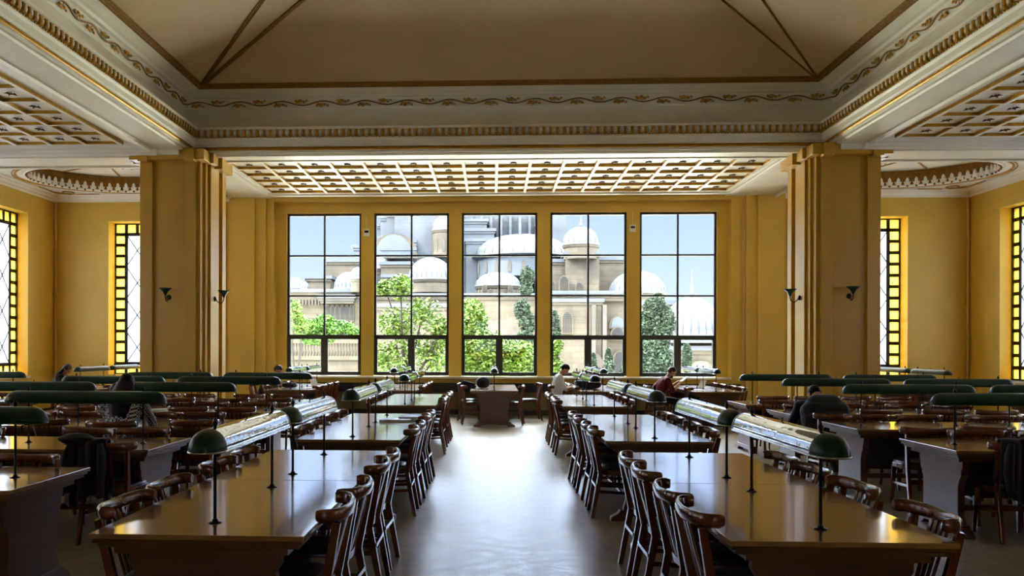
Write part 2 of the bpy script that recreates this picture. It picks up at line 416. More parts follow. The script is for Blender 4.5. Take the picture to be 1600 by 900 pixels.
# --- leaded windows with amber border squares
WN = [6]
def leaded(origin, axis, W, z0, z1, outward):
    """origin: lower corner; axis 'X' or 'Y'; built on a local (u, v, z) frame"""
    H_ = z1 - z0; q = .27; nx = max(3, round(W / q)); nz = round(H_ / q); qx = W / nx; qz = H_ / nz
    def put(mb, u0, u1, a, b, v0=-.02, v1=.02, mi=0):
        if axis == 'X': mb.box(origin[0] + u0, origin[0] + u1, origin[1] + v0, origin[1] + v1, z0 + a, z0 + b, mi)
        else: mb.box(origin[0] + v0, origin[0] + v1, origin[1] + u0, origin[1] + u1, z0 + a, z0 + b, mi)
    f = MB(); t = .06
    put(f, -.03, .03, 0, H_, -.04, .04); put(f, W - .03, W + .03, 0, H_, -.04, .04)
    put(f, .03, W - .03, -.03, .03, -.04, .04); put(f, .03, W - .03, H_ - .03, H_ + .03, -.04, .04)
    for u in (qx, W - qx): put(f, u - t / 1.5, u + t / 1.5, 0, H_)
    for v in (qz, H_ - qz): put(f, 0, W, v - t / 1.5, v + t / 1.5)
    for k in range(2, nz - 1):
        for a, b in ((0, qx), (W - qx, W)): put(f, a, b, k * qz - .04, k * qz + .04)
    for k in range(2, nx - 1):
        for a, b in ((0, qz), (H_ - qz, H_)): put(f, k * qx - .04, k * qx + .04, a, b)
    # diamond lattice
    iw = W - 2 * qx; ih = H_ - 2 * qz; nd = max(1, round(iw / .55)); dw = iw / nd; md = max(1, round(ih / .8)); dh = ih / md
    def pt(u, z): return (origin[0] + u, origin[1], z0 + z) if axis == 'X' else (origin[0], origin[1] + u, z0 + z)
    for i in range(nd):
        for j in range(md):
            u, z = qx + i * dw, qz + j * dh
            f.bar(pt(u, z), pt(u + dw, z + dh), .03, .02); f.bar(pt(u + dw, z), pt(u, z + dh), .03, .02)
    o = f.build('window_%d' % WN[0], 'lead', struct=True); WN[0] += 1
    p = MB()
    for k in range(nz):
        for a in (0, W - qx): put(p, a + .02, a + qx - .02, k * qz + .02, (k + 1) * qz - .02, -.004, .004)
    for k in range(1, nx - 1):
        for a in (0, H_ - qz): put(p, k * qx + .02, (k + 1) * qx - .02, a + .02, a + qz - .02, -.004, .004)
    p.build('amber_panes', 'amber', parent=o)
    p = MB(); put(p, qx, W - qx, qz, H_ - qz, -.003, .003); p.build('milky_panes', 'frost', parent=o)
for a, b, c, d in (SW[0], SW[2]): leaded((a, YB + .4, 0), 'X', b - a, c, d, 1)
SIDE = [(16.9, 19.2), (10.6, 13.4), (4.3, 7.1)]
for nm, xx, sg in (('wall_left', XL, -1), ('wall_right', XR, 1)):
    w = MB()
    for a, b, c, d in wall_boxes([(p, q, .95, 4.8) for p, q in SIDE], YF - .4, YB + .6, 0, 8.6):
        w.box(min(xx, xx + sg * .5), max(xx, xx + sg * .5), a, b, c, d)
    w.build(nm, 'ochre', struct=True)
    for p, q in SIDE: leaded((xx + sg * .3, p, 0), 'Y', q - p, .95, 4.8, sg)
    w = MB()
    for p, q in SIDE: w.box(min(xx - sg * .04, xx + sg * .26), max(xx - sg * .04, xx + sg * .26), p - .05, q + .05, .9, .95)
    w.build('trim_%d' % (5 if sg < 0 else 6), 'cream', struct=True)
w = MB(); REAR_FILL = [(-1.4, 1.8, 1.2, 3.6)]  # unseen rear window, added and sized to light the column fronts
for a, b, c, d in wall_boxes(REAR_FILL, XL - .4, XR + .4, 0, 8.6): w.box(a, b, YF - .4, YF, c, d)
w.build('wall_rear', 'ochre', struct=True)
for a, b, c, d in REAR_FILL: leaded((a, YF - .2, 0), 'X', b - a, c, d, -1)

# --- pilasters and beams round the window bay
w = MB()
for a, b, dd in ((-6.50, -5.86, .14), (-5.86, -5.60, .07), (6.1, 6.36, .07), (6.36, 7.0, .14), (-6.9, -6.62, .06), (7.12, 7.4, .06)): w.box(a, b, YB - dd, YB, 0, 5.35)
w.build('trim_7', 'ochre', struct=True)

# ------------------------------------------------------------ mouldings
def sweep_u(prof, name, mats, segm=None, parent=None):
    """profile of (offset towards the middle, z) carried round three sides of the central opening"""
    w = MB(); rows = [[(BX0 + o, YF, z), (BX0 + o, BYB - o, z), (BX1 - o, BYB - o, z), (BX1 - o, YF, z)] for o, z in prof]
    for i in range(len(prof) - 1):
        for k in range(3):
            w.add([rows[i][k], rows[i][k + 1], rows[i + 1][k + 1], rows[i + 1][k]], [(0, 1, 2, 3)], segm[i] if segm else 0)
    o = w.build(name, mats, parent=parent, struct=parent is None, fixn=False)
    return o
def sweep_rect(w, prof, x0, x1, y0, y1, segm=None):
    rows = [[(x0 + o, y0 + o, z), (x1 - o, y0 + o, z), (x1 - o, y1 - o, z), (x0 + o, y1 - o, z)] for o, z in prof]
    for i in range(len(prof) - 1):
        for k in range(4):
            k2 = (k + 1) % 4
            w.add([rows[i][k], rows[i][k2], rows[i + 1][k2], rows[i + 1][k]], [(0, 1, 2, 3)], segm[i] if segm else 0)

cove = [(-.02 - .27 * math.sin(t * PI / 2) , 5.88 + .40 * (1 - math.cos(t * PI / 2)) ** .8) for t in [i / 8 for i in range(9)]]
prof = [(-.74, 5.47), (-.74, 5.40), (-.66, 5.375), (-.60, 5.375), (-.58, 5.345), (-.10, 5.345), (-.08, 5.375), (-.03, 5.375), (-.03, 5.41), (0, 5.42), (0, 5.50), (.02, 5.52), (.02, 5.60),
        (.045, 5.63), (.045, 5.66), (.02, 5.665), (.05, 5.80), (.09, 5.81), (.09, 5.845), (.03, 5.86), (-.02, 5.88)] + cove[1:] + \
       [(-.275, 6.285), (-.26, 6.30), (-.2, 6.45), (-.19, 6.47), (-.13, 6.48), (-.09, 6.51), (-.03, 6.525), (.16, 6.60), (.2, 6.63)]
sweep_u(prof, 'trim_8', ['cream', 'cream_lt'])
gold = [(.001, 5.415), (.018, 5.43), (.018, 5.445), (.001, 5.455), (.016, 5.465), (.001, 5.48)]
sweep_u([(o + .004, z) for o, z in gold], 'trim_9', ['gold'])
border = [(.13, 6.585), (.135, 6.56), (.16, 6.56), (.165, 6.585), (.17, 6.57), (.195, 6.575), (.20, 6.60), (.205, 6.585), (.23, 6.59), (.235, 6.64)]
sweep_u(border, 'trim_10', ['gold_dk'])

# egg and dart band
def run_points(o, pitch):
    """points along the U at offset o: (position, direction angle)"""
    L = []
    x0, x1, yb = BX0 + o, BX1 - o, BYB - o
    n = int((x1 - x0) / pitch)
    for i in range(n): L.append((x0 + (i + .5) * (x1 - x0) / n, yb, 0))
    n = int((yb - YF) / pitch)
    for i in range(n):
        y = YF + (i + .5) * (yb - YF) / n
        L.append((x0, y, 1)); L.append((x1, y, 2))
    return L
darts = MB(); eggs = MB()
for x, y, k in run_points(.04, .127):
    R = {0: Matrix.Identity(3), 1: Matrix.Rotation(PI / 2, 3, 'Z'), 2: Matrix.Rotation(-PI / 2, 3, 'Z')}[k]
    def P(a, b, c): return R @ Vector((a, b, c)) + Vector((x, y, 0))
    # tulip-shaped gilt dart: wide top, narrow waist, flared foot
    pr = [(-.026, 5.795), (.026, 5.795), (.013, 5.745), (.013, 5.71), (.036, 5.685), (.036, 5.668), (-.036, 5.668), (-.036, 5.685), (-.013, 5.71), (-.013, 5.745)]
    n = len(pr)
    vs = [P(a, -.032, z) for a, z in pr] + [P(a, .03, z) for a, z in pr]
    darts.add(vs, [tuple(range(n))] + [(i, n + i, n + (i + 1) % n, (i + 1) % n) for i in range(n)])
    if k == 0 or y > 4:
        for da in (-.052, .052, .0):
            c = P(da, -.012, 5.655)
            darts.ball(c, .014, .014, .012, 6, 4)
        c = P(.0635, -.0, 5.75)
        eggs.ball(c, .03, .03, .05, 8, 5)
darts.build('trim_11', 'gold', struct=True, fixn=False)
eggs.build('trim_12', 'cream_lt', struct=True, fixn=False)

# vine scroll on the frieze
vine = MB(); leafs = MB()
def frieze(k, s, h):
    """k: side, s: position along it, h: height -1..1 on the sloping frieze"""
    o = -.235 + .03 * h + .012; z = 6.375 + .075 * h
    if k == 0: return Vector((s, BYB - o - .012, z))
    if k == 1: return Vector((BX0 + o + .012, s, z))
    return Vector((BX1 - o - .012, s, z))
for k, s0, s1 in ((0, BX0 - .2, BX1 + .2), (1, YF, BYB + .2), (2, YF, BYB + .2)):
    L = s1 - s0; nw = round(L / .82); wl = L / nw
    pts = [frieze(k, s0 + L * i / (nw * 12), .5 * math.sin(2 * PI * i / 12)) for i in range(nw * 12 + 1)]
    vine.tube(pts, .013, 6)
    for i in range(nw * 2):
        if k and s0 + i * wl / 2 < 3: continue
        up = 1 if i % 2 else -1
        s = s0 + wl * (i / 2 + .25)
        c = frieze(k, s, -up * .25 * -1 if False else -.28 * (1 if i % 2 == 0 else -1))
        for da, dh, sc in ((-.10, .10, 1.0), (-.05, .36, 1.1), (.02, .12, .9), (.08, .38, .7), (-.13, .38, .7)):
            hh = -(1 if i % 2 == 0 else -1) * (dh + .18)
            q = frieze(k, s + da, hh)
            ax = (.042 * sc, .014, .03 * sc) if k == 0 else (.014, .042 * sc, .03 * sc)
            rot = Matrix.Rotation(random.uniform(-.7, .7), 3, 'Y' if k == 0 else 'X')
            leafs.ball(q, *ax, 7, 4, rot=rot)
        # little stalk
        leafs.tube([frieze(k, s - .02, (.45 if i % 2 == 0 else -.45)), frieze(k, s - .04, 0), frieze(k, s - .08, -(1 if i % 2 == 0 else -1) * .35)], .006, 5)
vine.build('trim_13', 'gold_dk', struct=True, fixn=False)
leafs.build('trim_14', 'gold', struct=True, fixn=False)

# hipped central ceiling
cx = (BX0 + BX1) / 2; o = .2; z0 = 6.63
A1 = Vector((BX0 + o, BYB - o, z0)); A2 = Vector((BX0 + o + .03, BYB - o, z0)); B1 = Vector((BX1 - o, BYB - o, z0)); B2 = Vector((BX1 - o - .03, BYB - o, z0))
hs = cx - A1.x
def hip(P, sx, m, s): return P + Vector((sx * s, -m * s, .213 * s))
T1 = hip(A1, 1, 1.42, hs); T2 = hip(A2, 1, 1.0, hs - .03); U1 = hip(B1, -1, 1.42, hs); U2 = hip(B2, -1, 1.0, hs - .03)
w = MB()
w.add([A2, B2, U2, T2], [(0, 1, 2, 3)])
w.add([A1, A2, T2, T1], [(0, 1, 2, 3)]); w.add([B2, B1, U1, U2], [(0, 1, 2, 3)])
w.add([A1, T1, Vector((cx, YF, T1.z)), Vector((A1.x, YF, z0))], [(0, 1, 2, 3)])
w.add([B1, Vector((B1.x, YF, z0)), Vector((cx, YF, U1.z)), U1], [(0, 1, 2, 3)])
w.build('ceiling', 'tan', struct=True, fixn=False)
w = MB()
for P, Q in ((A1, T1), (A2, T2), (B1, U1), (B2, U2)):
    for d in (-.028, 0, .028):
        w.tube([P + Vector((d * .7, d * .7, -.012)), Q + Vector((d * .7, d * .7, -.012))], .014, 6)
w.build('trim_15', 'gold_dk', struct=True, fixn=False)

# ------------------------------------------------------------ coffers
TR = [16]
def coffers(x0, y0, nx, ny, px, py, z, rosettes=True):
    x1, y1 = x0 + nx * px, y0 + ny * py
    MB().box(x0 - .2, x1 + .2, y0 - .2, y1 + .2, z, z + .05).build('ceiling', 'cream_lt', struct=True)
    g = MB(); c = MB()
    for i in range(nx + 1):
        x = x0 + i * px
        g.box(x - .032, x + .032, y0 - .03, y1 + .03, z - .05, z + .001); c.box(x - .026, x + .026, y0 - .03, y1 + .03, z - .062, z - .05)
    for j in range(ny + 1):
        y = y0 + j * py
        g.box(x0, x1, y - .032, y + .032, z - .048, z + .001); c.box(x0, x1, y - .022, y + .022, z - .058, z - .048)
    g.build('trim_%d' % TR[0], 'gold', struct=True, fixn=False); TR[0] += 1
    c.build('trim_%d' % TR[0], 'cream_lt', struct=True, fixn=False); TR[0] += 1
    r = MB()
    for i in range(nx):
        for j in range(ny):
            x, y = x0 + (i + .5) * px, y0 + (j + .5) * py
            if y < 5: continue
            for a in range(4):
                t = a * PI / 2 + PI / 4; dx, dy = math.cos(t), math.sin(t)
                r.add([(x, y, z - .035), (x + .045 * dx - .03 * dy, y + .045 * dy + .03 * dx, z - .012), (x + .10 * dx, y + .10 * dy, z - .04), (x + .045 * dx + .03 * dy, y + .045 * dy - .03 * dx, z - .012)],
                      [(0, 1, 2), (0, 2, 3)])
            r.ball((x, y, z - .025), .022, .022, .02, 6, 4)
    r.build('trim_%d' % TR[0], 'rosette', struct=True, fixn=False); TR[0] += 1
coffers(-5.36, 16.6, 16, 5, .6805, .665, ZC)
coffers(-6.85 - 6 * .66, 15.05 - 30 * .66, 6, 30, .66, .66, ZC)
coffers(7.14, 15.05 - 30 * .66, 6, 30, .66, .66, ZC)

# frames round the coffer fields, beams, wall cornices
crown = [(-.14, 5.25), (-.10, 5.25), (-.10, 5.29), (-.06, 5.30), (-.04, 5.34), (0, 5.355), (.0, 5.38), (.03, 5.40), (.06, 5.425)]
w = MB()
# window bay field frame
bw = MB()
bw.box(-6.45, -5.45, 16.55, YB, 5.33, 6.0); bw.box(5.62, 6.75, 16.55, YB, 5.33, 6.0)      # beams running to the window wall
bw.box(-5.45, 5.62, 20.0, YB, 5.36, 6.0)
bw.box(-5.75, 6.15, 16.50, 16.56, 5.38, 6.0)
# outer aisle beams
bw.box(XL, -5.9, 15.36, 16.5, 5.25, 6.0); bw.box(6.3, XR, 15.36, 16.5, 5.25, 6.0)
for xa, xb in ((XL, -6.3), (6.7, XR)):
    bw.box(xa, xb, 15.44, 15.52, 5.215, 5.26); bw.box(xa, xb, 16.30, 16.38, 5.215, 5.26)
bw.box(BX0, BX1, 15.93, 16.0, 5.33, 5.38); bw.box(BX0, BX1, 16.38, 16.48, 5.335, 5.39)
bw.build('trim_%d' % TR[0], 'cream', struct=True); TR[0] += 1
sweep_rect(w, [(-.13, 5.325), (-.02, 5.325), (.0, 5.345), (.02, 5.36), (.035, 5.395), (.06, 5.405), (.08, 5.43)], -5.47, 5.64, 16.5, 20.02)
CR = [(0.0, 5.6), (0.0, 5.235), (.05, 5.235), (.07, 5.27), (.10, 5.28), (.12, 5.33), (.17, 5.345), (.20, 5.40), (.26, 5.43), (.26, 5.6)]
ST = [(0, 5.6), (0, 5.345), (.05, 5.345), (.06, 5.30), (.13, 5.30), (.16, 5.35), (.27, 5.36), (.29, 5.40), (.42, 5.405), (.45, 5.432), (.56, 5.436), (.56, 5.6)]
w.prism([(15.40 - a, z) for a, z in CR], XL, -6.3, axis='X'); w.prism([(15.40 - a, z) for a, z in CR], 6.7, XR, axis='X')
w.prism([(XL + a, z) for a, z in CR], YF, 15.36); w.prism([(XR - a, z) for a, z in CR], YF, 15.36)
w.prism([(-6.32 - a, z) for a, z in ST], YF, 15.36); w.prism([(6.72 + a * .8, z) for a, z in ST], YF, 15.36)
for x0, x1 in ((XL, -6.45), (6.75, XR)):      # corner bays: cornice along the walls
    sweep_rect(w, [(0.0, 5.26), (.03, 5.26), (.04, 5.30), (.09, 5.33), (.11, 5.37), (.17, 5.39), (.19, 5.43)], x0, x1, 16.5, YB)
w.build('trim_%d' % TR[0], 'cream_lt', struct=True, fixn=False); TR[0] += 1
w = MB()
for sgn, xa in ((1, -6.45), (-1, 6.75)):      # crown steps on the beams beside the window bay
    for k, (dx, z0_, z1_) in enumerate(((.0, 5.30, 5.34), (.09, 5.335, 5.37), (.18, 5.37, 5.41))):
        w.box(min(xa - sgn * dx, xa - sgn * (dx + .1)), max(xa - sgn * dx, xa - sgn * (dx + .1)), 16.55, YB, z0_, 5.6)
w.build('trim_%d' % TR[0], 'cream', struct=True); TR[0] += 1

# corner bays with oval rings
def oval_bay(cx, cy, x0, x1):
    a, b = 1.75, 1.45; n = 64; zc = 5.44
    w = MB()
    y0, y1 = 16.4, YB
    ring = [(cx + a * math.cos(2 * PI * i / n), cy + b * math.sin(2 * PI * i / n)) for i in range(n)]
    def edge(t):
        dx, dy = math.cos(t), math.sin(t); k = 1e9
        if dx > 1e-6: k = min(k, (x1 - cx) / dx)
        if dx < -1e-6: k = min(k, (x0 - cx) / dx)
        if dy > 1e-6: k = min(k, (y1 - cy) / dy)
        if dy < -1e-6: k = min(k, (y0 - cy) / dy)
        return (cx + dx * k, cy + dy * k)
    ts = [2 * PI * i / n for i in range(n)]
    vs = []
    for i, t in enumerate(ts):
        e = edge(math.atan2(ring[i][1] - cy, ring[i][0] - cx))
        vs += [(e[0], e[1], zc), (ring[i][0], ring[i][1], zc), (ring[i][0], ring[i][1], zc + .35)]
    fs = []
    for i in range(n):
        j = (i + 1) % n
        fs += [(3 * i, 3 * j, 3 * j + 1, 3 * i + 1), (3 * i + 1, 3 * j + 1, 3 * j + 2, 3 * i + 2)]
    w.add(vs, fs[0::2]); w.add(vs, fs[1::2], 1); w.add([(p[0], p[1], zc + .35) for p in ring], [tuple(range(n))])
    for cxx, cyy in ((x0, y0), (x1, y0), (x0, y1), (x1, y1)):
        w.add([(cxx, cyy, zc), (cxx + (.7 if cxx == x0 else -.7), cyy, zc + .001), (cxx, cyy + (.7 if cyy == y0 else -.7), zc + .001)], [(0, 1, 2)])
    w.box(x0, x1, y0, y1, zc + .4, zc + .45)
    w.build('ceiling', ['cream', 'gold_dk'], struct=True, fixn=False)
    g = MB()
    for sc, r in ((1.0, .03), (1.10, .022), (1.14, .014)):
        pts = [(cx + a * sc * math.cos(t), cy + b * sc * math.sin(t), zc - .01) for t in ts + [0, ts[1]]]
        g.tube(pts, r, 6, mi=1 if sc != 1.0 else 0)
    for i in range(8):       # radial gilt ribs on the recessed oval
        t = 2 * PI * i / 8 + .2
        g.bar((cx, cy, zc + .34), (cx + a * math.cos(t), cy + b * math.sin(t), zc + .34), .035, .02, 1)
    g.build('trim_%d' % TR[0], ['cream_lt', 'gold'], struct=True, fixn=False); TR[0] += 1
    # palmette crest hanging round the ring
    g = MB(); m = 56
    for i in range(m):
        t = 2 * PI * i / m; c = Vector((cx + a * .97 * math.cos(t), cy + b * .97 * math.sin(t), zc - .005))
        R = Matrix.Rotation(t + PI / 2, 3, 'Z')
        pr = [(-.05, 0), (-.075, .09), (-.04, .075), (-.03, .15), (0, .19), (.03, .15), (.04, .075), (.075, .09), (.05, 0)]
        vs = [c + R @ Vector((u, -.02, v)) for u, v in pr] + [c + R @ Vector((u, .02, v)) for u, v in pr]; k = len(pr)
        g.add(vs, [tuple(range(k)), tuple(range(2 * k - 1, k - 1, -1))] + [(q, k + q, k + (q + 1) % k, (q + 1) % k) for q in range(k)])
        g.ball(c + Vector((0, 0, -.01)), .03, .03, .03, 6, 4, mi=1)
    g.build('trim_%d' % TR[0], ['cream_lt', 'gold_dk'], struct=True, fixn=False); TR[0] += 1
    # gilt scrolls in the spandrels
    g = MB()
    for sx in (-1, 1):
        for sy in (-1, 1):
            ox, oy = cx + sx * 1.72, cy + sy * 1.5
            pts = [(ox + sx * .25 * math.cos(q) * (1 - q / 9), oy + sy * .22 * math.sin(q) * (1 - q / 9), zc - .01) for q in [k * .45 for k in range(15)]]
            g.tube(pts, .018, 5)
            g.tube([(ox - sx * .7, oy + sy * .25, zc - .01), (ox, oy + sy * .28, zc - .01), (ox + sx * .3, oy, zc - .01), (ox + sx * .3, oy - sy * .7, zc - .01)], .016, 5)
    g.build('trim_%d' % TR[0], 'gold', struct=True, fixn=False); TR[0] += 1
oval_bay(-8.72, 18.45, XL, -6.45); oval_bay(9.05, 18.45, 6.75, XR)

# ------------------------------------------------------------ columns
def column(sg, xin, xout, label):
    """sg +1: aisle face looks towards +X"""
    y0, y1 = 15.55, 16.75
    def bx(w, a, b, c, d, e, f): w.box(min(a, b), max(a, b), c, d, e, f)
    root = empty('column', ((xin + xout) / 2, (y0 + y1) / 2, 0)); tag(root, label, 'column', 'columns of the reading room')
    w = MB(); s = sg
    W = abs(xout - xin)
    bx(w, xin, xout, y0 + .07, y1, 0, 5.3)                                  # core
    bx(w, xin - s * .07, xin - s * .10 - s * .17, y0 - .0, y0 + .09, 0, 5.3)   # front strips
    bx(w, xin - s * .27, xin - s * (W - .27), y0 + .0, y0 + .03, 0, 5.3) if False else None
    bx(w, xout + s * .07, xout + s * .27, y0 - .0, y0 + .09, 0, 5.3)
    bx(w, xin, xin + s * .05, y0 + .22, y0 + .98, 0, 5.3)                   # aisle side steps
    bx(w, xin, xin + s * .10, y0 + .36, y0 + .84, 0, 5.3)
    bx(w, xin, xin + s * .13, y1 - .24, y1 - .02, 0, 5.3)
    bx(w, xout, xout - s * .05, y0 + .22, y0 + .98, 0, 5.3)
    bx(w, xin - s * .3, xout + s * .3, y1, y1 + .05, 0, 5.3)
    w.xf(Matrix.Translation(-root.location))
    w.build('shaft', 'ochre_col', parent=root, bevel=.006)
    w = MB()
    z0_, z1_ = 5.17, 5.372
    bx(w, xin + s * .13, xout - s * .13, y0 - .13, y0 + .2, z0_, z1_)
    for q0, q1 in ((.05, .24), (W - .24, W - .05)): bx(w, xin - s * q0, xin - s * q1, y0 - .17, y0, z0_ - .035, z1_ + .004)
    bx(w, xin + s * .20, xout - s * .20, y0 + .22, y0 + .5, z0_, z1_ + .0)
    bx(w, xin + s * .26, xout - s * .2, y0 + .55, y1 + .0, z0_ - .04, z1_ + .0)
    bx(w, xin + s * .13, xout - s * .13, y0 + .2, y1 + .1, z0_, z1_ - .004)
    w.xf(Matrix.Translation(-root.location))
    w.build('capital', 'ochre_col', parent=root, bevel=.006)
    w = MB(); bx(w, xin + s * .05, xout - s * .05, y0 - .04, y1 + .06, 0, .16); w.xf(Matrix.Translation(-root.location)); w.build('plinth', 'dark', parent=root)
column(1, -5.56, -6.74, 'square ochre column left of the aisle, stepped capital')
column(-1, 5.95, 7.12, 'square ochre column right of the aisle, stepped capital')

# ------------------------------------------------------------ furniture prototypes
KIDS = {}
def build_tree(root):
    """child lists of a finished prototype, kept for quick copying"""
    kids = {}
    for o in COL.objects:
        if o.parent is not None: kids.setdefault(o.parent.name, []).append(o)
    KIDS[root.name] = kids
    return kids
def clone(root, loc, rz, label=None, cat=None, group=None):
    kids = KIDS[root.name]
    def rec(o, par):
        c = o.copy(); COL.objects.link(c); c.parent = par
        for ch in kids.get(o.name, ()): rec(ch, c)
        return c
    r = rec(root, None); r.location = loc; r.rotation_euler = (0, 0, rz)
    if label: r['label'] = label
    if group: r['group'] = group
    return r
class Stock:
    """first request hands out the prototype itself, later ones are copies"""
    def __init__(s, make): s.make = make; s.root = None; s.used = False
    def put(s, loc, rz, label, cat, group):
        if s.root is None: s.root = s.make(); build_tree(s.root)
        if not s.used:
            s.used = True; r = s.root; r.location = loc; r.rotation_euler = (0, 0, rz)
        else: r = clone(s.root, loc, rz)
        tag(r, label, cat, group); return r

def make_chair():
    root = empty('reading_chair')
    # seat frame: rounded trapezoid ring
    def outline(k, yk=1.0):
        pts = []
        for t in range(24):
            a = 2 * PI * t / 24; c, s_ = math.cos(a), math.sin(a)
            x = .215 * k * math.copysign(abs(c) ** .55, c); y = .205 * k * math.copysign(abs(s_) ** .6, s_)
            x *= 1.0 + .10 * y / .205
            pts.append((x, y))
        return pts
    w = MB(); w.prism(outline(1.0), .405, .455, axis='Z'); w.build('seat_frame', 'wood', root, bevel=.006)
    w = MB(); pa = outline(.93); rows = [(1.0, .455), (1.0, .470), (.9, .482), (.6, .490), (.0, .492)]
    vs = [(x * k, y * k, z) for k, z in rows for x, y in pa]; n = 24
    fs = [(i * n + j, i * n + (j + 1) % n, (i + 1) * n + (j + 1) % n, (i + 1) * n + j) for i in range(len(rows) - 1) for j in range(n)]
    w.add(vs, fs, 0, True); w.build('seat_cushion', 'cushion', root)
    for s in (-1, 1):
        w = MB(); w.bar((s * .175, .175, .41), (s * .185, .20, 0), .042, .042, w2=.026, h2=.026); w.build('front_leg', 'wood', root, bevel=.004)
        w = MB()
        w.bar((s * .19, -.275, 0), (s * .185, -.195, .42), .026, .034, w2=.036, h2=.046)
        w.bar((s * .185, -.195, .42), (s * .222, -.262, .775), .036, .046, w2=.028, h2=.04)
        w.build('rear_leg', 'wood', root, bevel=.004)
        w = MB(); w.bar((s * .182, .185, .23), (s * .186, -.225, .25), .018, .026); w.build('stretcher', 'wood', root)
    w = MB(); w.bar((-.18, -.0, .24), (.18, -.0, .24), .018, .026); w.build('stretcher', 'wood', root)
    w = MB(); w.bar((-.18, -.235, .30), (.18, -.235, .30), .018, .026); w.build('stretcher', 'wood', root)
    w = MB()
    ctl = [(-.248, -.172), (-.259, -.198), (-.250, -.232), (-.212, -.262), (-.13, -.285), (0, -.294), (.13, -.285), (.212, -.262), (.250, -.232), (.259, -.198), (.248, -.172)]
    pts = [(x, y, .80 + .010 * abs(x) / .25) for x, y in ctl]
    w.tube(pts, [.024] + [.031] * 9 + [.024], 10, flat=(.55, 1.12))
    w.build('top_rail', 'wood', root)
    for x in (-.075, -.025, .025, .075):
        w = MB(); w.bar((x * .85, -.192, .44), (x * 1.1, -.285, .785), .020, .010, w2=.020, h2=.010); w.build('back_slat', 'wood', root)
    return root
chairs = Stock(make_chair)

TL, TW = 3.17, .99
def make_table():
    root = empty('reading_table')
    for s in (-1, 1):
        w = MB(); a, b = (0.0015, TL / 2) if s > 0 else (-TL / 2, -.0015)
        w.box(a, b, -TW / 2, TW / 2, .735, .76); w.build('tabletop', 'wood_top', root, bevel=.004)
    w = MB()
    w.box(-TL / 2 + .012, TL / 2 - .012, -TW / 2 + .012, TW / 2 - .012, .715, .735)
    w.box(-TL / 2 + .03, TL / 2 - .03, -TW / 2 + .03, TW / 2 - .03, .693, .715)
    w.build('edge_moulding', 'wood_edge', root, bevel=.004)
    w = MB(); w.box(-TL / 2 + .07, TL / 2 - .07, -TW / 2 + .09, TW / 2 - .09, .655, .693); w.build('apron', 'wood_edge', root)
    half = [(.36, .655), (.36, .60), (.335, .56), (.34, .53), (.305, .47), (.29, .42), (.29, .20), (.305, .15), (.32, .08)]
    poly = half + [(-x, z) for x, z in reversed(half)]
    for s in (-1, 1):
        x = s * (TL / 2 - .155)
        e = MB(); e.prism(poly, x - .03, x + .03, axis='X'); pe = e.build('end_panel', 'wood_tab', root, bevel=.005)
        ft = [(-.43, 0), (-.43, .035), (-.36, .075), (-.345, .10), (.345, .10), (.36, .075), (.43, .035), (.43, 0), (.30, 0), (.24, .045), (-.24, .045), (-.30, 0)]
        f = MB(); f.prism(ft, x - .045, x + .045, axis='X'); f.build('foot', 'wood_tab', root, bevel=.005)
    w = MB(); w.box(-TL / 2 + .186, TL / 2 - .186, -.012, .012, .30, .66); w.build('modesty_board', 'modesty', root)
    w = MB(); w.box(-TL / 2 + .186, TL / 2 - .186, -.03, .03, .17, .22); w.build('stretcher_rail', 'wood_tab', root)
    return root
tables = Stock(make_table)

